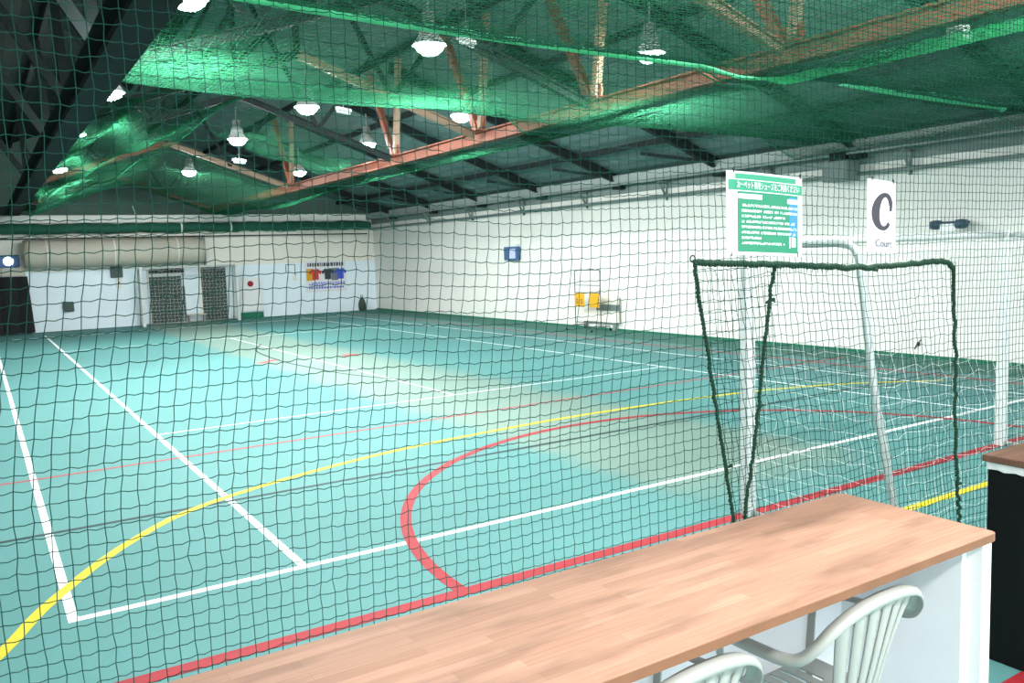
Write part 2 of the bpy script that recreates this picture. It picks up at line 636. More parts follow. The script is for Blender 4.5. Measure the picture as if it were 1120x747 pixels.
wf = MB().box(XL, XR, YF, YF + 0.2, 1.98, 3.84).build('wall_far', M['wall_cream'])
tag(wf, 'far end wall, pale blue below and cream above', 'wall', kind='structure')
MB().box(XL, XR, YF - 0.01, YF + 0.19, 0, 1.98).build('lower_paint', M['wall_blue'], wf)
gb = MB()
gx = [XL, RIDGE_X, XR]
ring = [(XL, 3.84), (XR, 3.84), (XR, EAVE), (RIDGE_X, roof_z(RIDGE_X)), (XL, roof_z(XL))]
gb.loft([[(x, YF, z) for x, z in ring], [(x, YF + 0.2, z) for x, z in ring]])
gb.build('gable_panel', M['gable'], wf)
MB().box(6.72, 6.8, YF - 0.1, YF - 0.02, 2.0, 3.1).build('downpipe', M['pale_steel'], wf)

wl = MB().box(XL - 0.2, XL, YN, YF + 0.2, 0, 3.9).build('wall_left', M['wall_white'])
tag(wl, 'white wall on the far left side of the hall', 'wall', kind='structure')

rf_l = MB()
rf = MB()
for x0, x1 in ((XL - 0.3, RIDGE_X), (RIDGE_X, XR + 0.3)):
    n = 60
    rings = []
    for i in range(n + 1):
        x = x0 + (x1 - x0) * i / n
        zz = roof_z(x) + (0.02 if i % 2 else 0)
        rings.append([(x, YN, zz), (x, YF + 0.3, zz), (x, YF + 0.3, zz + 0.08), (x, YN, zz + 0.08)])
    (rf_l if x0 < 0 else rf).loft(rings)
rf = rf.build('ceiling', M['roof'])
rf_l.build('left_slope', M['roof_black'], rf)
tag(rf, 'dark sloping roof sheeting above the nets', 'ceiling', kind='structure')
for k, x in enumerate((-3.5, -1.2, 1.0, 2.8, 5.2, 7.0, 8.7, 10.3, 11.9)):
    MB().box(x - 0.04, x + 0.04, YN, YF, roof_z(x) - 0.14, roof_z(x) - 0.02).build('purlin', M['dark_steel'], rf)
# sloping rafters of the right-hand bay, every 3.3 m
for k, y in enumerate((-2.3, 1.0, 4.25, 7.55, 10.9, 14.2, 17.5, 20.8, 24.1)):
    b = MB()
    b.ibeam((XR - 0.03, y, EAVE - 0.13), (7.2, y, roof_z(7.2) - 0.13), 0.12, 0.2)
    b.bar((XR - 0.25, y, EAVE - 0.02), (12.3, y + 1.5, roof_z(12.3) - 0.06), 0.07, 0.07)
    b.box(XR - 0.3, XR - 0.05, y - 0.1, y + 0.1, EAVE - 0.3, EAVE - 0.05)
    b.build('rafter', M['dark_steel'], rf)

# crane-rail like beam and pipe on the right wall
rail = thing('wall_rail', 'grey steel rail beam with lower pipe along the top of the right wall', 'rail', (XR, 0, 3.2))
b = MB()
b.box(-0.34, 0.0, YN, YF, 0.44, 0.47)
b.box(-0.36, -0.32, YN, YF, 0.43, 0.62)
b.box(-0.34, 0.0, YN, YF, 0.56, 0.6)
b.build('beam', M['pale_steel'], rail)
MB().box(-0.05, 0.0, YN, YF, 0.2, 0.72).build('shade_band', M['grey_steel'], rail)  # grey plate stands in for the shaded wall band behind the rail
MB().tube([(-0.12, YN, 0.03), (-0.12, YF, 0.03)], 0.035, 10).build('pipe', M['grey_steel'], rail)
MB().tube([(-0.3, YN, 0.40), (-0.3, YF, 0.40)], 0.025, 8).build('pipe', M['pale_steel'], rail)
for k in range(10):
    y = 0.3 + 3.0 * k
    if y > 26:
        break
    b = MB()
    b.bar((-0.06, y, -0.06), (-0.3, y, 0.32), 0.04, 0.04)
    b.bar((-0.08, y, 0.34), (-0.08, y, -0.08), 0.04, 0.04)
    b.bar((-0.06, y, 0.33), (-0.34, y, 0.33), 0.04, 0.05)
    b.bar((-0.3, y, 0.33), (-0.3, y, 0.44), 0.03, 0.03)
    b.build('bracket', M['grey_steel'], rail)
hb = thing('junction_box', 'dark grey hoist box hanging under the right wall rail', 'box', (XR - 0.25, 4.55, 3.12))
MB().box(-0.2, 0.2, -0.26, 0.26, 0.0, 0.36, 0.02).build('casing', M['grey_steel'], hb)
MB().box(-0.12, 0.12, -0.16, 0.16, 0.36, 0.52, 0.01).build('hanger', M['dark_steel'], hb)

# ================================================================== ROOF STEEL OVER THE COURT
BX, BZ = 7.08, 3.98            # right longitudinal beam
LX = 0.92                      # left longitudinal beam
CH = 0.352                     # slope of the sloping chords


def chord_z(x):
    return BZ + CH * min(BX - x, x - LX)


beam = thing('roof_beam', 'long red-brown steel beam running to the far wall above the court', 'beam', (BX, 0, BZ))
MB().ibeam((0, -4.5, 0), (0, YF - 0.02, 0), 0.18, 0.2, 0.025).build('girder', M['primer'], beam)
TY = [0.75, 4.05, 7.15, 10.55, 17.2, 26.0]
for y in TY[:-1]:
    top = roof_z(BX) - 0.15
    g = MB().box(-0.12, 0.12, y - 0.22, y + 0.22, 0.1, 0.125)
    g.box(-0.015, 0.015, y - 0.2, y + 0.2, 0.1, 0.3)
    g.build('gusset', M['primer'], beam)
    MB().bar((0, y - 0.05, 0.1), (0, y - 0.35, top - BZ), 0.1, 0.1).build('strut', M['cream_steel'], beam)
    MB().bar((0, y + 0.05, 0.1), (0, y + 1.1, top - BZ), 0.1, 0.12).build('strut', M['primer'], beam)
lb = thing('roof_beam', 'dark steel beam at the left edge of the overhead nets', 'beam', (LX, 0, BZ))
MB().ibeam((0, -4.5, 0), (0, YF - 0.02, 0), 0.3, 0.34, 0.03).build('girder', M['dark_steel'], lb)
for y in TY[:-1]:
    top = roof_z(LX) - 0.15
    MB().bar((0, y, 0.17), (0, y + 1.0, top - BZ), 0.12, 0.12).build('strut', M['dark_steel'], lb)
    MB().bar((0, y, 0.17), (-0.9, y, top - BZ - 0.3), 0.12, 0.12).build('strut', M['dark_steel'], lb)

tl = ['sloping steel roof truss nearest the counter, above the front net fold',
      'sloping steel roof truss over the second net bay, dim behind the netting',
      'cream edged sloping roof truss meeting the beam beside the right lamp row',
      'dark sloping roof truss in front of the green far net patch',
      'sloping roof truss with bright green net hanging below its orange edge',
      'sloping roof truss right against the far gable']
for i, y in enumerate(TY):
    t = thing('roof_truss', tl[i], 'truss', (RIDGE_X, y, BZ), group='sloping roof trusses')
    mt = [M['cream_steel'], M['dark_steel'], M['cream_steel'], M['dark_steel'], M['cream_steel'], M['primer']][i]
    dz = CH * (BX - RIDGE_X)
    MB().ibeam((BX - RIDGE_X - 0.1, 0, 0.04), (0, 0, dz), 0.1, 0.12, 0.018).build('chord', mt, t)
    MB().ibeam((LX - RIDGE_X + 0.15, 0, 0.05), (0, 0, dz), 0.1, 0.12, 0.018).build('chord', M['primer'] if i >= 4 else M['dark_steel'], t)
    zr = roof_z(RIDGE_X) - 0.2 - BZ
    MB().bar((0, 0, dz), (0, 0, zr), 0.08, 0.08).build('post', M['dark_steel'], t)
    for sx in (-1, 1):
        xx = 1.5 * sx
        MB().bar((xx, 0, dz - CH * 1.5), (0.25 * sx, 0, zr - 0.1), 0.07, 0.07).build('web', M['dark_steel'], t)
        MB().bar((xx, 0, dz - CH * 1.5), (2.7 * sx, 0, roof_z(RIDGE_X + 2.7) - BZ - 0.2), 0.07, 0.07).build('web', M['dark_steel'], t)

# ------------------------------------------------------------------ twelve lamps
lamp0 = thing('ceiling_lamp', 'x', 'lamp', (0, 0, 0), group='high bay lamps above the court')
MB().lathe([(0.05, 0.34), (0.075, 0.33), (0.075, 0.2), (0.11, 0.18), (0.12, 0.08)], 20).build('housing', M['lamp_body'], lamp0, True)
MB().lathe([(0.12, 0.08), (0.19, -0.02), (0.2, -0.04), (0.19, -0.034), (0.118, 0.07)], 24, caps=False).build('reflector', M['reflector'], lamp0, True)
MB().lathe([(0.02, -0.15), (0.09, -0.135), (0.145, -0.09), (0.165, -0.04), (0.16, 0.0), (0.1, 0.012), (0.02, 0.012)], 24).build('lens', M['lens'], lamp0, True)
MB().tube([(0, 0, 0.33), (0, 0, 0.6)], 0.012, 8).build('hanger', M['lamp_body'], lamp0)
rowsP = [[(1.58, 2.99), (1.52, 7.84), (1.47, 12.16), (1.66, 18.12)], [(4.4, 3.68), (4.41, 8.01), (4.32, 11.9), (4.69, 18.14)], [(7.12, 2.93), (7.14, 7.86), (7.02, 11.79), (7.46, 17.6)]]
rown = ['left lamp row', 'middle lamp row', 'right lamp row beside the brown beam']
pos = ['nearest lamp', 'second lamp', 'third lamp', 'farthest lamp']
for i in range(3):
    for k in range(4):
        x, y = rowsP[i][k]
        z = (4.5, 4.5, 4.5)[i]
        lab = 'glowing round high bay lamp, %s of the %s' % (pos[k], rown[i])
        if i == k == 0:
            lo = lamp0
            lo.location = (x, y, z)
            lo['label'] = lab
        else:
            lo = dup(lamp0, (x, y, z), None, lab)
# unseen lamps added to carry the rows on and brighten the near floor
for x, rn in ((1.6, 'left'), (4.45, 'middle'), (7.3, 'right')):
    dup(lamp0, (x, -2.9, 4.5), None, 'added unseen round high bay lamp above the near net, ahead of the %s lamp row' % rn)
for i, (x, y, z, lab) in enumerate([(4.45, 2.9, 4.33, 'small white tube fitting beside the nearest lamp of the middle row'),
                                    (4.5, 6.7, 4.2, 'small white tube fitting beside the second lamp of the middle row'),
                                    (4.25, 11.6, 4.0, 'small white tube fitting below the third lamp of the middle row')]):
    t = thing('tube_fitting', lab, 'light fitting', (x, y, z), 0.5, 'small tube fittings between the lamps')
    MB().box(-0.16, 0.16, -0.035, 0.035, 0.0, 0.05, 0.01).build('casing', M['white_steel'], t)
    MB().tube([(-0.14, 0, -0.02), (0.14, 0, -0.02)], 0.018, 8).build('tube', M['strap'], t)
    MB().tube([(0, 0, 0.05), (0, 0, 0.6)], 0.006, 6).build('wire', M['grey_steel'], t)
tg = thing('cable_tag', 'small white plastic tag tied under the brown roof beam at the upper right', 'tag', (7.62, -0.75, 3.93))
MB().box(-0.05, 0.05, -0.09, 0.09, -0.09, 0.05, 0.012).build('plate', M['strap'], tg)
MB().tube([(0, 0, 0.04), (-0.2, 0.0, 0.08)], 0.008, 6).build('tie', M['clip'], tg)

# ================================================================== OVERHEAD GREEN NETS
CELL = 0.043


def bays(y, knots):
    """scalloped height: knots = [(y0,z0,sag),...] supports with catenary sag between"""
    z = np.zeros_like(y)
    for (y0, z0, s), (y1, z1, _) in zip(knots[:-1], knots[1:]):
        mm = (y >= y0 - 1e-6) & (y <= y1 + 1e-6)
        t = (y[mm] - y0) / (y1 - y0)
        z[mm] = z0 + (z1 - z0) * t - s * 4 * t * (1 - t)
    return z


def sheet(name, label, X, Y, zfun, xfun=None, r=0.0035, mt='net_green', jit=0.004, wob=0.018, edge=None):
    """X, Y 1-D coordinates of the knots; zfun(Xg,Yg) height; xfun(Xg,Yg) sideways gathering"""
    Xg, Yg = np.meshgrid(X, Y, indexing='ij')
    Zg = zfun(Xg, Yg) + low_noise(Xg.shape, (5, 6), wob)
    Xo = xfun(Xg, Yg) if xfun else Xg
    G = np.stack([Xo, Yg, Zg], axis=2)
    G = G + RNG.normal(scale=jit, size=G.shape)
    root = thing(name, label, 'net', tuple(float(v) for v in G[0, 0]), group='green nets under the roof')
    G = G - G[0, 0]
    net_object('mesh', G, r, M[mt], root)
    for which in (edge or ()):
        path = {'y1': G[:, -1], 'y0': G[:, 0], 'x0': G[0], 'x1': G[-1]}[which]
        MB().tube([tuple(q) for q in path[::3]], 0.011, 6).build('edge_rope', M['net_bright'], root)
    return root


def curve(y, pts):
    """smooth height profile through (y, z) points"""
    q = catmull([(a, 0, b_) for a, b_ in pts], 12)
    return np.interp(y, [v.x for v in q], [v.z for v in q])


FOLD_NEAR = [(-3.7, 4.22), (-2.2, 4.02), (-0.8, 3.91), (0.2, 3.88), (0.7, 3.91), (1.1, 3.99), (1.5, 4.11)]
FOLD_FAR = [(1.5, 4.11), (2.1, 4.0), (3.0, 3.93), (3.8, 3.91), (4.4, 3.95), (4.8, 4.04), (5.15, 4.18), (5.5, 4.34)]


def zmain(x, y):
    t = np.clip((x - LX) / (7.45 - LX), 0, 1)
    z = np.where(y < 1.5, curve(y, FOLD_NEAR), curve(y, FOLD_FAR)) - 0.04 * 4 * t * (1 - t) - 0.10 * t
    k = np.clip((x - 6.3) / 0.55, 0, 1)
    return z * (1 - k) + np.minimum(z, 3.82) * k


def zright(x, y):
    t = np.clip((x - 7.6) / 5.4, 0, 1)
    z = np.where(y < 1.5, curve(y, FOLD_NEAR), curve(y, FOLD_FAR)) - 0.12 - 0.06 * t
    return np.minimum(z, EAVE + SL * (XR - x) - 0.34)


for a_, b_, lab in ((-3.05, 1.5, 'wide emerald green net bay sagging under the roof at the top of the view'),
                    (1.52, 5.5, 'emerald green net bay just behind the bright front net fold')):
    sheet('overhead_net', lab, np.arange(LX + 0.2, 7.45, CELL), np.arange(a_, b_, CELL), zmain, edge=('y1',) if a_ < 0 else ('y1', 'y0'))
for a_, b_, lab in ((-3.05, 1.5, 'dark green net bay at the upper right, with a bright lower fold'),
                    (1.52, 5.4, 'dark green net bay hanging over the rail between brown beam and right wall')):
    sheet('overhead_net', lab, np.arange(7.5, 12.95, CELL), np.arange(a_, b_, CELL), zright, edge=('y1',))


# thick gathered hems along the bottom of the folds
for lab, pts, rad_ in (('bright green rolled hem along the near net fold', [(1.1, 1.1, 3.97), (2.3, 1.16, 3.93), (3.4, 1.22, 3.9), (4.7, 1.26, 3.88), (6.0, 1.22, 3.84), (6.9, 1.1, 3.80), (7.4, 0.85, 3.78)], (0.02, 0.034, 0.036, 0.03, 0.024, 0.02, 0.016)),
                       ('bright green rolled hem of the net fold at the upper right', [(8.2, 0.95, 3.80), (9.3, 1.1, 3.72), (10.4, 1.18, 3.70), (11.4, 1.24, 3.68), (12.3, 1.28, 3.68)], (0.014, 0.04, 0.055, 0.055, 0.045))):
    hm = thing('net_hem', lab, 'net hem', pts[0], group='rolled hems of the overhead nets')
    q = [Vector((v.x, v.y, float((zmain if v.x < 7.45 else zright)(np.array([v.x]), np.array([v.y]))[0]) - 0.03)) - Vector(pts[0]) for v in catmull(pts, 8)]
    rr_ = np.interp(np.linspace(0, 1, len(q)), np.linspace(0, 1, len(rad_)), rad_)
    rg = []
    for k, (v, r_) in enumerate(zip(q, rr_)):
        r_ = float(r_) * (1 + 0.08 * math.sin(k * 1.3)) * 1.25
        d = (q[min(k + 1, len(q) - 1)] - q[max(k - 1, 0)]).normalized()
        sd = d.cross(Vector((0, 0, 1))).normalized()
        arc_ = [v + sd * (-r_ * math.cos(a)) + Vector((0, 0, -r_ * math.sin(a) + r_ * 0.6)) for a in np.linspace(-0.25, math.pi + 0.25, 9)]
        rg.append(arc_)
    MB().loft(rg, caps=False, closed_ring=False).build('roll', M['net_hem'], hm, True)

def xleft(x, y):
    t = (x - 1.05) / 1.75                 # 0..1 across
    inner = np.interp(y, [1.5, 5, 10, 13, 20, 26], [2.75, 2.65, 2.5, 2.25, 1.75, 1.15])
    return 1.0 + t * (inner - 1.0)


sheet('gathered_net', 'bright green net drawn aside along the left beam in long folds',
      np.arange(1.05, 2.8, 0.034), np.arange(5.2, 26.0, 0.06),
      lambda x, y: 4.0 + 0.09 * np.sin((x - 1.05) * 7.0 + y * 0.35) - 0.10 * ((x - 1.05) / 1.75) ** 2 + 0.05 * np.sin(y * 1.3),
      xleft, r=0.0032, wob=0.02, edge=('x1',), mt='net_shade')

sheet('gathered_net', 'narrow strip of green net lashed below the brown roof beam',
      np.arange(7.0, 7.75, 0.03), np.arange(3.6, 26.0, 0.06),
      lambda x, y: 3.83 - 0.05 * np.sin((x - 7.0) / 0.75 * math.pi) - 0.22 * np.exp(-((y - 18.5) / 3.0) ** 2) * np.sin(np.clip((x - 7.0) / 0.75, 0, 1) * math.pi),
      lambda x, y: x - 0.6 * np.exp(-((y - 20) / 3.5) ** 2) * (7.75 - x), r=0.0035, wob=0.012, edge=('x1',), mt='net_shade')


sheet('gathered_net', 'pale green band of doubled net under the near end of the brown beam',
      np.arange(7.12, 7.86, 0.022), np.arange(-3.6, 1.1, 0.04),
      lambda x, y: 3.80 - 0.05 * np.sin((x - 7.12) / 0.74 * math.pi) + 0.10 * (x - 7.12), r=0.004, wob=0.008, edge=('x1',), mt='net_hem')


def zfar(x, y):
    g = np.minimum(BX - x, x - LX)
    return BZ - 0.02 + CH * g - 0.14 - 0.28 * np.sin(np.clip((y - 17.2) / 8.6, 0, 1) * math.pi) ** 1.0


sheet('overhead_net', 'green net slung below the farthest roof bay by the end wall',
      np.arange(1.2, 6.9, 0.07), np.arange(17.2, 25.9, 0.07), zfar, r=0.003, wob=0.05, edge=('y0',))
sheet('overhead_net', 'small bright green net patch between two lamps deep under the roof',
      np.arange(4.3, 6.6, 0.06), np.arange(10.7, 14.2, 0.06),
      lambda x, y: BZ + CH * np.minimum(BX - x, x - LX) - 0.02 - 0.2 * np.sin((y - 10.7) / 3.5 * math.pi), r=0.003, wob=0.04)

# ================================================================== FAR END OF THE HALL
rc = thing('rolled_curtain', 'long rolled-up dark green curtain strapped across the far wall', 'curtain', (0, YF - 0.3, 3.37))
pts, rad = [], []
for i in range(70):
    x = -1.5 + i * (13.1 + 1.5) / 69
    pts.append((x, 0, 0.012 * math.sin(i * 0.7)))
    rad.append(0.165 + 0.012 * math.sin(i * 1.9) + 0.008 * math.sin(i * 0.61))
MB().tube(pts, rad, 14).build('roll', M['curtain'], rc, True)
for x in (5.95, 7.65):
    MB().tube([(x, 0.0, 0.0), (x + 0.05, 0, 0)], 0.188, 14).build('strap', M['strap'], rc)
for z in (-0.3,):
    MB().tube([(-1.5, 0.05, z), (13.0, 0.05, z - 0.03)], 0.02, 8).build('cord', M['dark_steel'], rc)
for x in (1.6, 4.6, 8.2):
    MB().tube([(x, 0, 0.16), (x - 0.15, 0, 0.75)], 0.012, 6).build('pull_cord', M['strap'], rc)
gut = MB().box(-2.0, 13.0, YF - 0.2, YF, 3.56, 3.82, 0.02).build('trim_1', M['wall_white'])
tag(gut, 'white painted band along the top of the far wall', 'trim', kind='structure')

dt = thing('tarpaulin_roll', 'thick cream tarpaulin roll along the far wall, left of the goal door', 'tarpaulin', (1.1, YF - 0.5, 2.56))
MB().tube([(x, 0, 0.01 * math.sin(x * 3)) for x in np.linspace(0, 5.5, 30)], [0.45 + 0.012 * math.sin(k * 1.7) for k in range(30)], 24).build('roll', M['duct'], dt, True)
for x in (0.6, 2.6, 4.6):
    MB().tube([(x, 0, 0), (x + 0.04, 0, 0)], 0.468, 24).build('band', M['wall_cream'], dt, True)
bp = thing('black_screen', 'black cloth screen standing at the far left corner', 'screen', (0.2, 26.2, 0))
rg = []
for i in range(22):
    x = -1.6 + 2.6 * i / 21
    yy = 0.04 * math.sin(i * 1.5)
    rg.append([(x, yy, 0.03), (x + (0.03 if i == 21 else 0), yy + 0.06, 0.03), (x - (0.06 if i == 21 else 0), yy + 0.06, 1.86), (x - (0.06 if i == 21 else 0), yy, 1.86)])
MB().loft(rg).build('cloth', M['black_cloth'], bp)
fd = thing('flood_lamp', 'lit floodlight with blue frame above the black screen', 'lamp', (0.68, 26.35, 2.2))
MB().box(-0.3, 0.28, -0.06, 0.1, -0.04, 0.36, 0.02).build('frame', M['blue_box'], fd)
MB().lathe([(0.005, 0.0), (0.13, 0.0), (0.14, 0.02), (0.005, 0.02)], 20).build('lens', M['flood'], fd).matrix_local = Matrix.Translation((-0.03, -0.07, 0.16)) @ Matrix.Rotation(math.pi / 2, 4, 'X')
cb = thing('wall_box', 'cream metal box under the floodlight at the far left', 'box', (0.75, 26.35, 1.84))
MB().box(-0.35, 0.35, -0.1, 0.14, 0.03, 0.3, 0.02).build('casing', M['wall_cream'], cb)
MB().box(-0.33, 0.33, -0.12, -0.09, 0.05, 0.28, 0.01).build('lid', M['duct'], cb)
for (x, z, s, lab) in ((3.81, 1.7, 0.19, 'grey square wall speaker under the cream tarpaulin roll'), (2.26, 0.63, 0.165, 'grey square vent panel low on the far wall')):
    t = thing('wall_panel', lab, 'panel', (x, YF - 0.02, z))
    MB().box(-s, s, -0.12, 0.0, 0, 2 * s, 0.015).build('casing', M['speaker'], t)
    g = MB()
    for k in range(5):
        g.box(-s * 0.8, s * 0.8, -0.13, -0.12, s * 0.3 + k * s * 0.33, s * 0.3 + k * s * 0.33 + 0.02)
    g.build('grille', M['charcoal'], t)
sk = thing('wall_switch', 'small beige switch box below the grey wall speaker', 'switch', (3.86, YF - 0.02, 1.36))
MB().box(-0.09, 0.09, -0.05, 0, 0, 0.3, 0.01).build('plate', M['wall_cream'], sk)
MB().box(-0.03, 0.03, -0.07, -0.05, 0.12, 0.2, 0.005).build('button', M['speaker'], sk)
# doors in the far wall
d1 = thing('door_1', 'dark doorway behind the far goal with a white bar', 'door', (5.42, YF - 0.03, 0), kind='structure')
MB().box(-0.6, 0.48, -0.02, 0.0, 0.02, 1.66, 0.005).build('leaf', M['charcoal'], d1)
MB().box(-0.6, 0.62, -0.04, 0.0, 1.66, 1.78, 0.008).build('bar', M['white_steel'], d1)
MB().box(-0.58, 0.6, -0.02, 0.0, 1.78, 1.98, 0.005).build('top_light', M['black'], d1)
MB().box(-0.66, -0.6, -0.05, 0.0, 0.0, 2.0).build('door_frame', M['white_steel'], d1)
MB().box(0.5, 0.58, -0.02, 0.0, 0.02, 1.3).build('side_leaf', M['charcoal'], d1)
d2 = thing('door_2', 'dark open doorway at the right end of the far goal', 'door', (7.0, YF - 0.03, 0), kind='structure')
MB().box(-0.43, 0.45, -0.03, 0.0, 0.02, 1.98, 0.005).build('leaf', M['charcoal'], d2)
MB().box(-0.5, -0.43, -0.06, 0.0, 0.0, 2.02).build('door_frame', M['wall_cream'], d2)
MB().box(0.3, 0.36, -0.07, -0.03, 0.95, 1.05).build('handle', M['pale_steel'], d2)
sk2 = thing('low_bench', 'low pale bench between the two dark far doors', 'bench', (6.3, 26.2, 0))
MB().box(-0.35, 0.3, -0.12, 0.12, 0.26, 0.3, 0.008).build('seat', M['duct'], sk2)
for x in (-0.3, 0.22):
    MB().box(x, x + 0.05, -0.1, 0.1, 0, 0.26).build('leg', M['pale_steel'], sk2)
cbn = thing('wall_cabinet', 'white hydrant cabinet with red bell, right of the far goal', 'cabinet', (8.3, YF - 0.01, 0.0))
MB().box(-0.45, 0.45, -0.12, 0, 0.24, 1.52, 0.01).build('body', M['wall_blue'], cbn)
MB().box(-0.41, 0.41, -0.135, -0.12, 0.28, 1.48, 0.006).build('door', M['panel_white'], cbn)
MB().box(-0.46, 0.42, -0.16, 0, 0.0, 0.2, 0.01).build('plinth', M['green_base'], cbn)
MB().lathe([(0.01, 0.0), (0.11, 0.0), (0.1, 0.05), (0.04, 0.08)], 16).build('bell', M['red_bell'], cbn, True).matrix_local = Matrix.Translation((0.0, -0.13, 1.27)) @ Matrix.Rotation(math.pi / 2, 4, 'X')
po = thing('poster', 'white poster of coloured T-shirts taped to the far wall', 'poster', (11.27, YF - 0.03, 1.43))
MB().box(-0.83, 0.83, -0.004, 0.0, -0.6, 0.6).build('sheet', M['paper'], po)


def shirt(x, mt):
    b_ = MB()
    out = [(-0.13, -0.2), (0.13, -0.2), (0.13, 0.06), (0.2, 0.0), (0.26, 0.08), (0.12, 0.22), (0.05, 0.22), (0, 0.17), (-0.05, 0.22), (-0.12, 0.22), (-0.26, 0.08), (-0.2, 0.0), (-0.13, 0.06)]
    b_.loft([[(x + u, -0.008, 0.07 + w) for u, w in out], [(x + u, -0.005, 0.07 + w) for u, w in out]])
    b_.build('shirt_print', mt, po)


MB().box(-0.78, -0.48, -0.006, -0.004, -0.16, 0.3).build('colour_block', M['yellow'], po)
MB().box(0.22, 0.5, -0.006, -0.004, -0.18, 0.3).build('colour_block', M['ink_grey'], po)
for x, k in ((-0.42, 'ink_red'), (0.08, 'ink_dark'), (0.6, 'ink_blue')):
    shirt(x, M[k])
g = MB()
rr = random.Random(3)
x = -0.72
while x < 0.74:
    w = rr.uniform(0.04, 0.1)
    g.box(x, x + w, -0.006, -0.004, 0.38, 0.52)
    x += w + 0.03
g.build('headline_marks', M['ink_dark'], po)
g = MB()
for z in (-0.26, -0.32, -0.46):
    x = -0.7 + (0.1 if z > -0.3 else 0)
    while x < 0.74:
        w = rr.uniform(0.03, 0.09)
        g.box(x, x + w, -0.006, -0.004, z - 0.02, z + 0.025 + (0.03 if z < -0.4 else 0))
        x += w + 0.03
g.build('caption_marks', M['ink_blue'], po)
hk = thing('wall_conduit', 'thin grey conduit and socket beside the T-shirt poster', 'conduit', (9.95, YF - 0.02, 1.3))
MB().tube([(-0.25, -0.03, 0.35), (-0.25, -0.03, 0.62), (0.1, -0.03, 0.62), (0.1, -0.03, 0.2)], 0.02, 6).build('pipe', M['grey_steel'], hk)
MB().box(0.03, 0.17, -0.06, 0, 0.02, 0.2, 0.01).build('socket', M['wall_cream'], hk)
cn = thing('corner_bag', 'small dark bag on the floor in the far right corner', 'bag', (12.62, 26.25, 0))
MB().lathe([(0.09, 0.0), (0.14, 0.04), (0.15, 0.25), (0.11, 0.4), (0.05, 0.5), (0.03, 0.55)], 14).build('body', M['charcoal'], cn, True)
MB().tube([(-0.05, 0, 0.52), (-0.04, 0, 0.62), (0.04, 0, 0.62), (0.05, 0, 0.52)], 0.012, 6).build('handle', M['clip'], cn)


# ------------------------------------------------------------------ goals
def goal(name, label, x0, x1, y, h, depth_top, depth_base, sgn, r=0.04, cell=0.11, netr=0.0016, hexn=False):
    """goal between posts x0..x1 on line y; the net goes back along sgn*Y"""
    g_ = thing(name, label, 'goal', (x0, y, 0))
    w = x1 - x0
    for x in (0, w):
        MB().box(x - r, x + r, -r, r, 0, h + r, 0.008).build('post', M['white_steel'], g_)
    MB().tube([(-r, 0, h), (w + r, 0, h)], 0.034, 14).build('crossbar', M['white_steel'], g_, True)
    dt_, db = depth_top * sgn, depth_base * sgn
    for x in (0, w):
        pth = catmull([(x, 0.04 * sgn, h - 0.02), (x, dt_ * 0.6, h - 0.025), (x, dt_ * 0.93, h - 0.03), (x, dt_ + 0.05 * sgn, h - 0.09), (x, dt_ + 0.09 * sgn, h - 0.28),
                       (x, dt_ + (db - dt_) * 0.5, h * 0.48), (x, db, 0.03)], 6)
        MB().tube(pth, 0.026, 10).build('side_frame', M['galv'], g_, True)
        MB().tube([(x, 0, 0.03), (x, db, 0.03)], 0.022, 8).build('ground_bar', M['galv'], g_, True)
    MB().tube([(0, db, 0.03), (w, db, 0.03)], 0.022, 8).build('ground_bar', M['galv'], g_, True)
    # net: top, back, two sides in one mesh
    prof = catmull([(0, 0.03 * sgn, h - 0.03), (0, dt_ * 0.6, h - 0.09), (0, dt_, h - 0.12), (0, dt_ + (db - dt_) * 0.35, h * 0.68), (0, dt_ + (db - dt_) * 0.75, h * 0.3), (0, db, 0.04)], 8)
    Pp = np.array([tuple(q) for q in prof])
    s = np.concatenate([[0], np.cumsum(np.linalg.norm(np.diff(Pp, axis=0), axis=1))])
    nv = int(s[-1] / cell) + 1
    ss = np.linspace(0, s[-1], nv)
    Q = np.stack([np.interp(ss, s, Pp[:, k]) for k in range(3)], axis=1)
    nu = int(w / cell) + 1
    U = np.linspace(0, w, nu)
    G = np.zeros((nu, nv, 3))
    G[:, :, 0] = U[:, None]
    G[:, :, 1] = Q[None, :, 1]
    G[:, :, 2] = Q[None, :, 2] - 0.02 * np.sin(np.linspace(0, math.pi, nu))[:, None]
    if hexn:
        G[:, ::2, 0] += cell * 0.4
    G += RNG.normal(scale=cell * 0.10, size=G.shape)
    net_object('net', G, netr, M['net_white'], g_)
    for x in (0, w):
        ns = max(3, int(abs(db) / cell) + 1)
        nz = int(h / cell) + 1
        Gs = np.zeros((ns, nz, 3))
        zz = np.linspace(0.05, h - 0.04, nz)
        back = np.interp(zz, Q[::-1, 2], Q[::-1, 1])
        Gs[:, :, 0] = x
        Gs[:, :, 1] = np.linspace(0.04 * sgn, 1, ns)[:, None] * back[None, :]
        Gs[:, :, 2] = zz[None, :]
        Gs[:, :, 0] += low_noise((ns, nz), (2, 4), 0.015)
        Gs += RNG.normal(scale=cell * 0.07, size=Gs.shape)
        net_object('net', Gs, netr, M['net_white'], g_)
    return g_


goal('futsal_goal', 'white goal with grey bent back frame, standing behind the counter at right', 4.47, 8.0, -1.03, 2.04, 0.86, 1.26, -1, r=0.042, cell=0.105, netr=0.0014)
goal('futsal_goal', 'white goal with white net in front of the far wall doors', 4.43, 7.6, 25.5, 1.98, 0.45, 0.75, 1, r=0.05, cell=0.12, netr=0.0042, hexn=True)

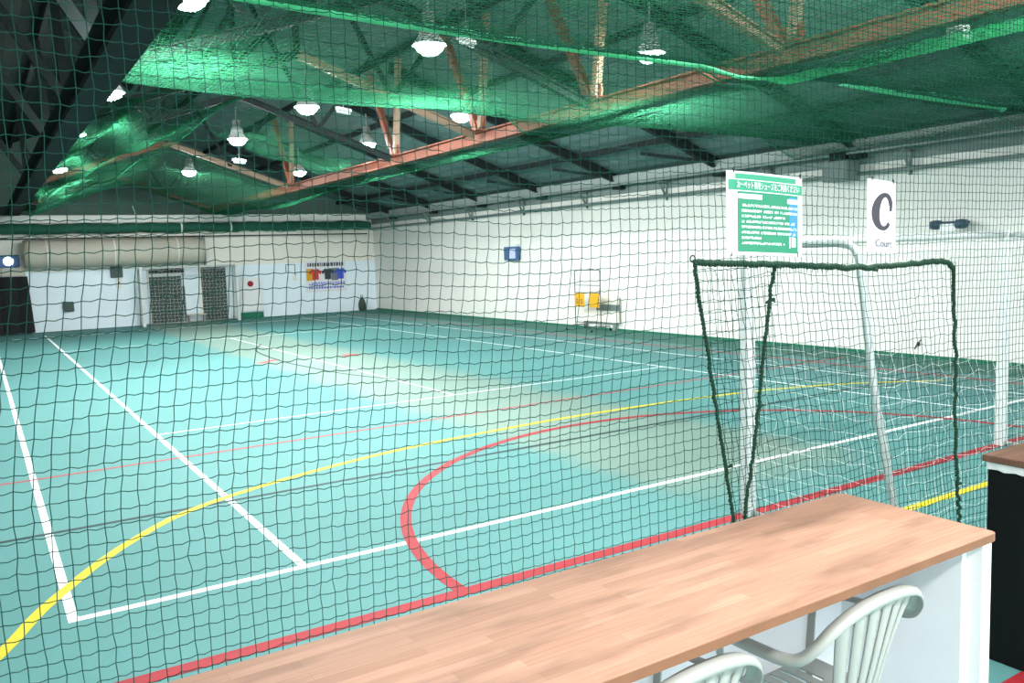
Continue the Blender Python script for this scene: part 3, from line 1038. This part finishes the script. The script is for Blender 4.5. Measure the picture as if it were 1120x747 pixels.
# ------------------------------------------------------------------ right wall things
bx = thing('wall_heater', 'small blue and white box fixed on the long right wall', 'box', (XR, 16.0, 1.84))
MB().box(-0.16, 0.0, -0.36, 0.36, 0.0, 0.4, 0.02).build('casing', M['blue_box'], bx)
MB().box(-0.18, -0.16, -0.3, 0.02, 0.05, 0.34, 0.01).build('front_plate', M['lavender'], bx)
MB().box(-0.12, 0, -0.3, 0.3, 0.4, 0.47, 0.01).build('top_cover', M['strap'], bx)
fan = thing('wall_fan', 'dark twin-headed wall fixture with white centre above the near goal', 'fixture', (XR, 2.55, 2.2))
for s in (-1, 1):
    MB().lathe([(0.02, -0.09), (0.07, -0.08), (0.08, 0.0), (0.07, 0.08), (0.02, 0.09)], 14).build('head', M['navy'], fan, True).matrix_local = Matrix.Translation((-0.2, 0.21 * s, 0.05)) @ Matrix.Rotation(math.pi / 2, 4, 'X')
MB().box(-0.16, -0.02, -0.26, 0.26, 0.05, 0.1, 0.01).build('bar', M['navy'], fan)
MB().box(-0.24, 0.0, -0.13, 0.13, -0.07, 0.06, 0.01).build('body', M['panel_white'], fan)
nk = thing('wall_hook', 'slanted dark hook low on the right wall behind the near goal', 'hook', (XR, 3.16, 0.14))
MB().tube([(-0.02, 0.06, 0.0), (-0.03, 0.02, 0.07), (-0.03, -0.03, 0.14), (-0.02, -0.06, 0.17)], 0.011, 8).build('rod', M['clip'], nk, True)
MB().box(-0.012, 0, -0.03, 0.03, 0.06, 0.12, 0.003).build('plate', M['charcoal'], nk)

sb = thing('scoreboard_stand', 'wheeled scoreboard stand with yellow number cards by the right wall', 'scoreboard', (12.9, 11.9, 0))
fr = MB()
for y in (-0.53, 0.53):
    fr.tube([(0, y, 0.12), (0, y, 1.5)], 0.014, 8)
fr.tube([(0, -0.53, 1.5), (0, -0.5, 1.55), (0, 0.5, 1.55), (0, 0.53, 1.5)], 0.014, 8)
fr.tube([(0, -0.53, 1.16), (0, 0.53, 1.16)], 0.01, 8)
fr.tube([(0, -0.53, 0.97), (0, 0.53, 0.97)], 0.01, 8)
fr.tube([(0, -0.53, 0.2), (0, 0.53, 0.2)], 0.012, 8)
fr.build('frame', M['frame_steel'], sb, True)
for y in (-0.53, 0.53):
    MB().tube([(-0.3, y, 0.04), (-0.27, y, 0.12), (0.27, y, 0.12), (0.3, y, 0.04)], 0.016, 8).build('foot', M['frame_steel'], sb, True)
    for x in (-0.3, 0.3):
        MB().lathe([(0.02, -0.012), (0.03, -0.01), (0.03, 0.01), (0.02, 0.012)], 12).build('wheel', M['clip'], sb).matrix_local = Matrix.Translation((x, y, 0.03)) @ Matrix.Rotation(math.pi / 2, 4, 'X')
MW = Matrix(((0, 0, -1, 0), (-1, 0, 0, 0), (0, 1, 0, 0), (0, 0, 0, 1)))   # text that faces -X
for y, s in ((0.31, '00'), (-0.31, '1')):
    c = MB().box(-0.03, -0.015, y - 0.2, y + 0.2, 0.6, 0.96, 0.004).build('score_card', M['yellow'], sb)
    if s == '00':
        for k, yy in enumerate((y + 0.1, y - 0.1)):
            text_mesh('digit', '0', 0.2, M['ink_dark'], c, Matrix.Translation((-0.032, yy, 0.74)) @ MW)
bn = thing('folded_board', 'pale grey folded board behind the yellow scoreboard', 'board', (13.25, 11.85, 0))
MB().box(-0.04, 0.04, -0.75, 0.75, 0.2, 0.5, 0.01).build('lower_panel', M['wall_cream'], bn)
MB().box(-0.05, 0.05, -0.75, 0.1, 0.5, 0.66, 0.01).build('dark_band', M['grey_steel'], bn)
MB().box(-0.04, 0.04, -0.75, 0.0, 0.66, 0.88, 0.01).build('upper_panel', M['wall_cream'], bn)
for y in (-0.6, 0.6):
    MB().box(-0.06, 0.06, y - 0.03, y + 0.03, 0, 0.2, 0.005).build('leg', M['pale_steel'], bn)

# ================================================================== THE SAFETY NET IN FRONT
YN_ = -3.155


def net_columns(x0, x1):
    xs = [x0]
    while xs[-1] < x1:
        x = xs[-1]
        s = np.interp(x, [-0.5, 0.3, 1.1, 1.8, 2.15, 2.5, 4.2], [0.0368, 0.0372, 0.0395, 0.0415, 0.036, 0.0315, 0.0315])
        xs.append(x + float(s))
    return np.array(xs)


xs = net_columns(-1.4, 6.6)
zs = np.arange(0.02, 3.95, 0.0376)
nu, nv = len(xs), len(zs)
Z2 = np.empty(2 * nu - 1)
Xg = np.repeat(xs[:, None], nv, 1)
Zg = np.repeat(zs[None, :], nu, 0)
Xg = Xg + low_noise((nu, nv), (9, 5), 0.012) + RNG.normal(scale=0.0016, size=Xg.shape)
Zg = Zg + low_noise((nu, nv), (14, 6), 0.010) + RNG.normal(scale=0.0016, size=Zg.shape)
Yg = YN_ + low_noise((nu, nv), (8, 5), 0.008)
# gentle belly in the upper right, where the door rope pulls the meshes
Zg = Zg - 0.03 * np.exp(-((Xg - 3.5) / 0.9) ** 2) * np.clip((Zg - 1.9) / 1.2, 0, 1)
G = np.stack([Xg, Yg, Zg], axis=2)


def door_hole(x, z):
    left = np.interp(z, [0, 0.1, 1.0, 1.94], [1.92, 1.94, 2.12, 2.30])
    right = np.interp(z, [0, 0.68, 1.9], [3.62, 3.58, 3.48])
    return (x > left) & (x < right) & (z < 1.93)


lean = np.clip((Zg - 1.35) / 0.8, 0, 1)
Xg = Xg + 0.075 * lean * lean * (3 - 2 * lean) * np.clip((2.1 - Xg) / 0.5, 0, 1)
G[:, :, 0] = Xg
hole = door_hole(Xg, Zg)
keep_v = ~(hole[:, :-1] & hole[:, 1:])
# horizontal strands get a sagging mid point
Gh = np.zeros((2 * nu - 1, nv, 3))
Gh[::2] = G
mid = (G[:-1] + G[1:]) / 2
mid[:, :, 2] -= 0.0022 + 0.0025 * RNG.random(mid.shape[:2])
Gh[1::2] = mid
Hh = np.swapaxes(Gh, 0, 1)
hh = door_hole(Hh[:, :, 0], Hh[:, :, 2])
keep_h = ~(hh[:, :-1] & hh[:, 1:])
sn = thing('safety_net', 'big dark green square-mesh net hung between the wooden counter and the court', 'net', (xs[0], YN_, 0))
off = np.array([xs[0], YN_, 0.0])
V1, F1 = strands(G - off, 0.00128, keep_v)
V2, F2 = strands(Hh - off, 0.00128, keep_h)
np_mesh('mesh', np.concatenate([V1, V2]), np.concatenate([F1, F2 + len(V1)]), M['net_dark'], sn)
MB().tube([(-0.2, 0, 3.95), (8.2, 0, 3.95)], 0.012, 8).build('top_rope', M['rope'], sn)


def rope_path(pts, n=10, wig=0.002):
    q = catmull(pts, n)
    return [Vector((v.x + random.gauss(0, wig), v.y + random.gauss(0, wig), v.z + random.gauss(0, wig))) for v in q]


def rope(path, r, name, parent, turns=60.0):
    """two twisted strands"""
    P = path
    L_ = 0.0
    acc = [0.0]
    for a, b_ in zip(P[:-1], P[1:]):
        L_ += (b_ - a).length
        acc.append(L_)
    b = MB()
    for ph in (0, math.pi):
        n = max(20, int(L_ / 0.006))
        pts = []
        for i in range(n + 1):
            s = L_ * i / n
            k = min(len(acc) - 2, int(np.searchsorted(acc, s, side='right')) - 1)
            t = (s - acc[k]) / max(1e-6, acc[k + 1] - acc[k])
            c = P[k].lerp(P[k + 1], t)
            d = (P[k + 1] - P[k]).normalized()
            a_ = Vector((0, 1, 0))
            e = d.cross(a_).normalized()
            an = ph + s * turns * 2 * math.pi / 2.0
            pts.append(c + (a_ * math.cos(an) + e * math.sin(an)) * r * 0.5)
        b.tube(pts, r * 0.62, 6)
    return b.build(name, M['rope'], parent, True)


nd = thing('net_door', 'net flap edged with thick dark green rope, gap between the two counters', 'net', (1.87, YN_ + 0.012, 0))
o_ = Vector((1.87, YN_ + 0.012, 0))


def off_(pts):
    return [Vector(q) - Vector((1.87, 0, 0)) for q in pts]


rope(rope_path(off_([(1.865, 0, 1.965), (2.0, 0, 1.957), (2.15, 0, 1.95), (2.3, 0, 1.942), (2.55, 0, 1.925), (2.8, 0, 1.912), (3.1, 0, 1.912), (3.35, 0, 1.918), (3.44, 0, 1.908), (3.485, 0, 1.88)])), 0.0125, 'top_rope', nd)
rope(rope_path(off_([(1.868, 0, 1.965), (1.885, 0, 1.85), (1.935, 0, 1.6), (1.975, 0, 1.38), (2.015, 0, 1.18), (2.05, 0, 1.0), (2.09, 0, 0.7), (2.12, 0, 0.3), (2.13, 0, 0.02)])), 0.0075, 'side_rope', nd)
rope(rope_path(off_([(2.30, 0.01, 1.942), (2.275, 0.01, 1.85), (2.235, 0.01, 1.62), (2.20, 0.01, 1.4), (2.165, 0.01, 1.2), (2.125, 0.01, 1.0), (2.09, 0.01, 0.7), (2.05, 0.01, 0.3), (2.04, 0.01, 0.02)])), 0.0075, 'side_rope', nd)
rope(rope_path(off_([(3.485, 0, 1.88), (3.50, 0, 1.7), (3.515, 0, 1.45), (3.525, 0, 1.25), (3.54, 0, 1.0), (3.565, 0, 0.82), (3.575, 0, 0.68), (3.59, 0, 0.4), (3.6, 0, 0.02)]), wig=0.003), 0.0085, 'side_rope', nd)
ring = MB()
ring.tube([(0.012 * math.cos(a) - 0.012, 0, 1.978 + 0.012 * math.sin(a)) for a in np.linspace(0, 2 * math.pi, 13)], 0.0025, 6)
ring.build('ring', M['clip'], nd)
for k, (x, z) in enumerate(((2.3, 1.93), (2.24, 1.80), (2.265, 1.805), (2.9, 1.895), (3.56, 0.86), (2.03, 1.2))):
    b = MB()
    b.tube([(x - 1.87 - 0.012, -0.005, z), (x - 1.87, -0.012, z + 0.006), (x - 1.87 + 0.014, -0.004, z - 0.004)], [0.004, 0.008, 0.003], 6)
    b.build('knot', M['rope'], nd)
# flap mesh, gathered between left and right ropes
nz_ = 52
zz = np.linspace(0.03, 1.94, nz_)
nc = 50
tt = np.linspace(0, 1, nc)
lx = np.interp(zz, [0, 1.0, 1.18, 1.6, 1.965], [2.13, 2.05, 2.015, 1.935, 1.868])
rx = np.interp(zz, [0, 0.68, 1.0, 1.88], [3.6, 3.575, 3.54, 3.485])
Gx = lx[None, :] + (rx - lx)[None, :] * tt[:, None] + low_noise((nc, nz_), (6, 6), 0.012)
Gz = zz[None, :] - 0.03 * tt[:, None] * np.linspace(0, 1, nz_)[None, :] + low_noise((nc, nz_), (7, 5), 0.010)
Gx[1:-1] += RNG.normal(scale=0.003, size=Gx[1:-1].shape)
Gz += RNG.normal(scale=0.003, size=Gz.shape)
Gx[0], Gx[-1] = lx, rx
Gd = np.stack([Gx - 1.87, low_noise((nc, nz_), (5, 4), 0.01), Gz], axis=2)
net_object('mesh', Gd, 0.00128, M['net_dark'], nd)

# ------------------------------------------------------------------ signs on the net
SY = YN_ - 0.014


def sign_frame(x0, z0, w, h, dzr):
    """function (u, v, d) -> local point of a sheet hung by its top corners; dzr = drop of the right end, slight curl"""
    def f(u, v, d=0.0):
        return (u * w, -0.012 * math.sin(u * math.pi) - d, -v * h - dzr * u + 0.0)
    return f


def patch(b, f, u0, u1, v0, v1, d, t=0.0005, n=8):
    rg = []
    for i in range(n + 1):
        u = u0 + (u1 - u0) * i / n
        rg.append([f(u, v1, d), f(u, v0, d), f(u, v0, d + t), f(u, v1, d + t)])
    b.loft(rg)
    return b


def text_on(name, body, size, mt, parent, f, w, h, u, v, d, align='CENTER', maxw=None, **kw):
    c = Vector(f(u, v, d))
    a = Vector(f(min(1, u + 0.01), v, d))
    ex = (a - Vector(f(max(0, u - 0.01), v, d))).normalized()
    ez = Vector((0, 0, 1))
    ey = ez.cross(ex).normalized()
    mw = Matrix(((ex.x, ez.x, -ey.x, c.x), (ex.y, ez.y, -ey.y, c.y), (ex.z, ez.z, -ey.z, c.z), (0, 0, 0, 1)))
    return text_mesh(name, body, size, mt, parent, mw, align, 0.0004, **kw)


sg = thing('notice_sign', 'green laminated Japanese notice about carpet shoes tied to the net', 'sign', (2.0, SY, 2.288))
gw, gh = 0.408, 0.298
f = sign_frame(0, 0, gw, gh, 0.022)
patch(MB(), f, 0, 1, 0, 1, 0.0, 0.001, 14).build('sheet', M['paper'], sg)
patch(MB(), f, 0.125, 0.935, 0.235, 0.965, 0.001, n=12).build('green_field', M['sign_green'], sg)
patch(MB(), f, 0.10, 0.90, 0.025, 0.09, 0.001, n=12).build('green_band', M['sign_green2'], sg)
patch(MB(), f, 0.02, 0.995, 0.10, 0.225, 0.00128, n=12).build('title_ribbon', M['sign_green2'], sg)
patch(MB(), f, 0.80, 0.93, 0.26, 0.75, 0.0016, n=4).build('blue_panel', M['sign_blue'], sg)
patch(MB(), f, 0.765, 0.925, 0.285, 0.345, 0.0022, n=4).build('pale_tag', M['lavender'], sg)
patch(MB(), f, 0.135, 0.42, 0.265, 0.322, 0.0016, n=4).build('white_tag', M['ink_white'], sg)
bb = MB()
for u0, u1, v0, v1 in ((0.80, 0.815, 0.76, 0.90), (0.835, 0.87, 0.76, 0.885), (0.875, 0.895, 0.77, 0.885)):
    patch(bb, f, u0, u1, v0, v1, 0.0016, n=2)
bb.build('bottle_drawing', M['ink_white'], sg)
ft_ = lambda u, v, d=0.0: f(u, v, d)
text_on('title_text', 'カーペット専用シューズをご利用ください', 0.0285, M['ink_white'], sg, f, gw, gh, 0.505, 0.165, 0.004, sx=0.625)
rr = random.Random(5)
for row, (v, ue) in enumerate(((0.40, 0.90), (0.465, 0.90), (0.53, 0.73), (0.595, 0.88), (0.66, 0.90), (0.725, 0.88), (0.79, 0.42), (0.855, 0.72))):
    b = MB()
    u = 0.17
    while u < ue:
        w = rr.uniform(0.008, 0.02)
        for q in range(3):
            if rr.random() < 0.72:
                hh_ = rr.uniform(0.004, 0.007)
                vv = v - 0.013 + q * 0.011
                patch(b, f, u, u + w, vv, vv + hh_ + 0.002, 0.0026, n=1)
        if rr.random() < 0.75:
            uu = u + w * rr.random() * 0.7
            patch(b, f, uu, uu + 0.004, v - 0.014, v + 0.016, 0.0027, n=1)
        u += w + rr.uniform(0.004, 0.009)
        if rr.random() < 0.06:
            u += 0.02
    b.build('text_line', M['ink_white'], sg)
for u, v in ((0.08, -0.005), (0.965, -0.0), (0.05, 1.0), (0.93, 0.985)):
    q = Vector(f(min(1, u), min(1, max(0, v)), 0.0))
    MB().tube([q + Vector((0, -0.003, -0.006)), q + Vector((0.002, 0.0, 0.012)), q + Vector((0.008, 0.008, 0.006))], 0.0022, 6).build('cable_tie', M['clip'], sg)

cs = thing('court_sign', 'white sheet with a big slanted letter C and the word Court', 'sign', (2.812, SY, 2.272))
cw, ch_ = 0.192, 0.292
f2 = sign_frame(0, 0, cw, ch_, 0.016)
patch(MB(), f2, 0, 1, 0, 1, 0.0, 0.001, 10).build('sheet', M['paper'], cs)
# the big C: a slanted open stroke that swells on its left side
cpts = []
NSEG = 44
b = MB()
rg = []
for i in range(NSEG + 1):
    a = math.radians(28 + (320 - 28) * i / NSEG)
    ux = 0.27 * math.cos(a)
    vz = 0.235 * math.sin(a)
    wdt = 0.074 + 0.062 * max(0.0, -math.cos(a)) ** 1.2 + 0.035 * max(0, math.cos(a)) * (1 if i < NSEG / 2 else 0.0)
    nx, nz2 = math.cos(a), math.sin(a)
    row = []
    for s, d in ((-1, 0.0014), (1, 0.0014), (1, 0.0022), (-1, 0.0022)):
        uu = 0.50 + ux + s * wdt * nx * 0.85 + 0.18 * (vz + s * wdt * 0.45 * nz2)
        vv = 0.435 - (vz + s * wdt * 0.42 * nz2)
        row.append(f2(uu, vv, d))
    rg.append(row)
b.loft(rg)
# serif tip on the upper end
uu, vv = 0.755, 0.37
tip = [f2(0.70, 0.335, 0.0014), f2(0.83, 0.30, 0.0014), f2(0.80, 0.415, 0.0014), f2(0.70, 0.42, 0.0014)]
tip2 = [f2(0.70, 0.335, 0.0022), f2(0.83, 0.30, 0.0022), f2(0.80, 0.415, 0.0022), f2(0.70, 0.42, 0.0022)]
b.loft([tip, tip2])
b.build('letter', M['ink_dark'], cs)
text_on('word', 'Court', 0.044, M['ink_grey'], cs, f2, cw, ch_, 0.48, 0.885, 0.003, offset=0.0006)
for u in (0.12, 0.86):
    q = Vector(f2(u, 0.0, 0.0))
    MB().tube([q + Vector((0, -0.003, -0.006)), q + Vector((0.002, 0.0, 0.012)), q + Vector((0.008, 0.008, 0.006))], 0.0022, 6).build('cable_tie', M['clip'], cs)

# ================================================================== COUNTERS
YB, YFr, CT = -3.185, -3.815, 1.0
cnt = thing('worktop_counter', 'long wooden topped counter on white panels in the foreground', 'counter', (2.63, YB, 0))
wt = MB()
x1 = 0.0
x0 = -4.2
nr = []
for (z, i) in ((CT - 0.03, 0.0015), (CT - 0.0285, 0.0), (CT - 0.0015, 0.0), (CT, 0.0015)):
    ri = []
    c = 0.022
    X0, X1, Y0, Y1 = x0 + i, x1 - i, YFr - YB + i, -i
    for (cx_, cy0, a0) in ((X1 - c, Y0 + c, -90), (X1 - c * 1.6, Y1 - c * 1.6, 0)):
        cc = c if a0 == -90 else c * 1.6
        for k in range(6):
            a = math.radians(a0 + k * 18)
            ri.append((cx_ + cc * math.cos(a) if a0 == 0 or True else 0, cy0 + cc * math.sin(a), z))
    ri += [(X0, Y1, z), (X0, Y0, z)]
    nr.append(ri)
wt.loft(nr)
wt.build('worktop', M['wood'], cnt)
# edge strip a touch proud of the worktop so that the end grain shows darker
MB().box(x0, -0.03, YFr - YB - 0.00128, YFr - YB + 0.0005, CT - 0.0288, CT - 0.002).build('edge_band', M['wood_edge'], cnt)
MB().box(-0.065, -0.012, YFr - YB + 0.012, -0.03, 0, CT - 0.031, 0.003).build('end_panel', M['panel_white'], cnt)
MB().box(-0.09, -0.0655, YFr - YB + 0.07, -0.06, 0, CT - 0.031, 0.003).build('side_panel', M['panel_grey'], cnt)
MB().box(x0, -0.0905, -0.075, -0.055, 0.0, CT - 0.031, 0.003).build('back_panel', M['panel_grey'], cnt)
for x in (-1.55, -3.0):
    MB().box(x - 0.012, x + 0.012, -0.33, -0.076, 0, CT - 0.031, 0.003).build('support_panel', M['panel_grey'], cnt)
MB().box(x0, -0.092, -0.12, -0.077, CT - 0.08, CT - 0.031, 0.003).build('rail', M['panel_grey'], cnt)

bc = thing('black_counter', 'black sided counter with brown worktop at the right edge', 'counter', (3.66, -3.2, 0))
MB().box(0.012, 1.8, -0.62, -0.02, 0.0, 0.935, 0.004).build('body', M['black'], bc)
MB().box(-0.005, 1.82, -0.65, 0.0, 0.967, 1.0, 0.004).build('worktop', M['wood_dark'], bc)
tp = MB()
rg = []
rr = random.Random(9)
for i in range(24):
    y = -0.02 - 0.6 * i / 23
    lo = 0.94 - 0.008 * rr.random() - 0.006
    rg.append([(0.004 + 0.005 * rr.random(), y, lo), (0.012, y, lo), (0.012, y, 0.967), (0.006, y, 0.967)])
tp.loft(rg)
tp.build('torn_tape', M['foil'], bc)
MB().box(0.02, 1.8, -0.61, -0.03, 0.935, 0.967).build('sub_top', M['foil'], bc)

# ================================================================== PLASTIC CHAIRS


def sweep(path, prof, outward):
    """sweep profile [(o, up)] along path; outward(i) gives the outward unit vector"""
    b_ = MB()
    rings = []
    n = len(path)
    for i, q in enumerate(path):
        t = (path[min(i + 1, n - 1)] - path[max(i - 1, 0)]).normalized()
        o = outward(q, t)
        o = (o - t * o.dot(t)).normalized()
        w = t.cross(o).normalized()
        if w.z < 0:
            w = -w
        rings.append([q + o * a + w * c for a, c in prof])
    b_.loft(rings)
    return b_


def plate(z0, th, xs_, ys_, mask, zf):
    """thick plate with rectangular openings; mask[i][j] True where solid"""
    b_ = MB()
    nx, ny = len(xs_), len(ys_)
    vid = {}
    V, F = [], []

    def vert(i, j, top):
        k = (i, j, top)
        if k not in vid:
            vid[k] = len(V)
            z = zf(xs_[i], ys_[j])
            V.append((xs_[i], ys_[j], z if top else z - th))
        return vid[k]
    for i in range(nx - 1):
        for j in range(ny - 1):
            if not mask[i][j]:
                continue
            F.append((vert(i, j, 1), vert(i + 1, j, 1), vert(i + 1, j + 1, 1), vert(i, j + 1, 1)))
            F.append((vert(i, j, 0), vert(i, j + 1, 0), vert(i + 1, j + 1, 0), vert(i + 1, j, 0)))
            for di, dj, e in ((-1, 0, ((i, j + 1), (i, j))), (1, 0, ((i + 1, j), (i + 1, j + 1))), (0, -1, ((i, j), (i + 1, j))), (0, 1, ((i + 1, j + 1), (i, j + 1)))):
                a, c = i + di, j + dj
                if not (0 <= a < nx - 1 and 0 <= c < ny - 1) or not mask[a][c]:
                    (p0, p1) = e
                    F.append((vert(*p0, 0), vert(*p1, 0), vert(*p1, 1), vert(*p0, 1)))
    return b_.add(V, F)


def make_chair(label):
    t = thing('plastic_chair', label, 'chair', (0, 0, 0), group='white plastic chairs tucked under the counter')
    P = M['plastic']
    half = [(0.262, 0.20, 0.668), (0.275, 0.10, 0.69), (0.284, -0.04, 0.70), (0.286, -0.15, 0.708), (0.279, -0.205, 0.728),
            (0.258, -0.245, 0.775), (0.222, -0.272, 0.826), (0.16, -0.297, 0.872), (0.08, -0.311, 0.896), (0.0, -0.315, 0.902)]
    full = half + [(-x, y, z) for x, y, z in reversed(half[:-1])]
    path = catmull(full, 5)
    prof = [(-0.020, -0.002), (-0.010, 0.005), (0.004, 0.006), (0.018, 0.003), (0.025, -0.004), (0.0265, -0.024), (0.0225, -0.025), (0.0205, -0.009), (0.015, -0.003), (0.0, -0.001), (-0.018, -0.006)]

    def outw(q, tt):
        h_ = Vector((q.x * 1.0, (q.y + 0.02) if q.y < -0.1 else -0.02, 0))
        if q.y > -0.12:
            h_ = Vector((1 if q.x > 0 else -1, 0, 0))
        return h_.normalized()
    sweep(path, prof, outw).build('back_rail', P, t, True)

    # fan-shaped back: surface point for s in -1..1, q in 0..1
    rail_pts = [v for v in path if v.z > 0.76 and v.y < -0.2]

    def rail_at(x):
        best = min(path, key=lambda v: abs(v.x - x) + (10 if v.y > -0.2 or v.z < 0.7 else 0))
        return best.y, best.z

    def back(s, q):
        xt = 0.205 * s
        ry, rz = rail_at(xt)
        xb = 0.115 * s
        yb, zb = -0.195 - 0.012 * (1 - s * s), 0.405
        e = q ** 1.5
        x = xb + (xt - xb) * e
        y = yb + (ry + 0.004 - yb) * (0.35 * q + 0.65 * q * q) - 0.02 * (1 - s * s) * math.sin(q * math.pi)
        z = zb + (rz - 0.012 - zb) * q
        return Vector((x, y, z))

    def ribbon(s0f, s1f, q0, q1, n, th=0.007, ridge=0.004):
        rings = []
        for i in range(n + 1):
            q = q0 + (q1 - q0) * i / n
            s0, s1 = s0f(q), s1f(q)
            a, c = back(s0, q), back(s1, q)
            mdl = back((s0 + s1) / 2, q)
            d = Vector((0, 1, 0.25)).normalized()
            rings.append([a - d * th * 0.4, mdl - d * (th * 0.5 + ridge), c - d * th * 0.4, c + d * th * 0.5, mdl + d * (th * 0.5 - ridge * 0.3), a + d * th * 0.5])
        return rings
    bk = MB()
    ns = 6
    for k in range(ns):
        c = -1 + 2 * (k + 0.5) / ns
        wd = 0.74 / ns
        bk.loft(ribbon(lambda q, c=c, wd=wd: c - wd, lambda q, c=c, wd=wd: c + wd, 0.02, 1.0, 16))
    for q0, q1 in ((0.0, 0.16), (0.90, 1.0)):
        for j in range(14):
            s0 = -1 + 2 * j / 14
            bk.loft(ribbon(lambda q, s0=s0: s0 * 0.985, lambda q, s0=s0: (s0 + 2 / 14) * 0.985, q0, q1, 3, 0.006, 0.0), caps=True)
    bk.build('backrest', P, t, True)

    nx, ny = 25, 24
    xs_ = [-0.225 + 0.45 * i / (nx - 1) for i in range(nx)]
    ys_ = [-0.215 + 0.44 * j / (ny - 1) for j in range(ny)]
    mask = [[True] * (ny - 1) for _ in range(nx - 1)]
    for i in range(3, nx - 4, 3):
        for j0, j1 in ((2, 10), (12, 20)):
            for j in range(j0, j1):
                mask[i][j] = False
    for i in range(nx - 1):
        for j in range(ny - 1):
            cx = abs((xs_[i] + xs_[i + 1]) / 2) / 0.225
            cy = ((ys_[j] + ys_[j + 1]) / 2 - 0.005) / 0.22
            if cx ** 6 + abs(cy) ** 6 > 1.12:
                mask[i][j] = False
    zf = lambda x, y: 0.425 + 0.012 * (x / 0.225) ** 2 + 0.012 * max(0, -y / 0.2) ** 2 - 0.018 * max(0, (y - 0.1) / 0.12) ** 2
    st = plate(0, 0.007, xs_, ys_, mask, zf)
    st.build('seat', P, t, False)
    ap = MB()
    ring = [(0.215, 0.2), (-0.215, 0.2), (-0.22, -0.19), (0.22, -0.19), (0.215, 0.2)]
    for (xa, ya), (xb, yb) in zip(ring[:-1], ring[1:]):
        ap.bar((xa, ya, 0.398), (xb, yb, 0.398), 0.006, 0.045)
    ap.build('apron', P, t)
    for sx in (-1, 1):
        # front leg runs up into the arm, rear leg splays back
        for kind in ('front', 'rear'):
            if kind == 'front':
                line = [(0.262, 0.235, 0.0), (0.250, 0.215, 0.2), (0.238, 0.205, 0.42), (0.25, 0.20, 0.56), (0.262, 0.19, 0.672)]
                widths = [0.024, 0.034, 0.046, 0.04, 0.034]
            else:
                line = [(0.262, -0.30, 0.0), (0.245, -0.26, 0.2), (0.222, -0.205, 0.42), (0.205, -0.20, 0.46)]
                widths = [0.024, 0.034, 0.046, 0.03]
            pl = catmull(line, 4)
            wl_ = np.interp(np.linspace(0, 1, len(pl)), np.linspace(0, 1, len(widths)), widths)
            rings = []
            dy = 1 if kind == 'front' else -1
            for q, w in zip(pl, wl_):
                x, y, z = q.x * sx, q.y, q.z
                th = 0.006
                rings.append([(x, y, z), (x - sx * w, y, z), (x - sx * w, y - dy * th, z), (x - sx * th, y - dy * th, z), (x - sx * th, y - dy * w * 1.3, z), (x, y - dy * w * 1.3, z)])
            MB().loft(rings).build('leg', P, t)
    return t


chA = make_chair('white plastic chair under the counter, nearest the white end panel')
chA.location = (2.085, -3.44, 0)
chA.rotation_euler = (0, 0, 0.0)
dup(chA, (1.29, -3.44, 0), 0.0, 'white plastic chair at the bottom edge, only its back corner in view')
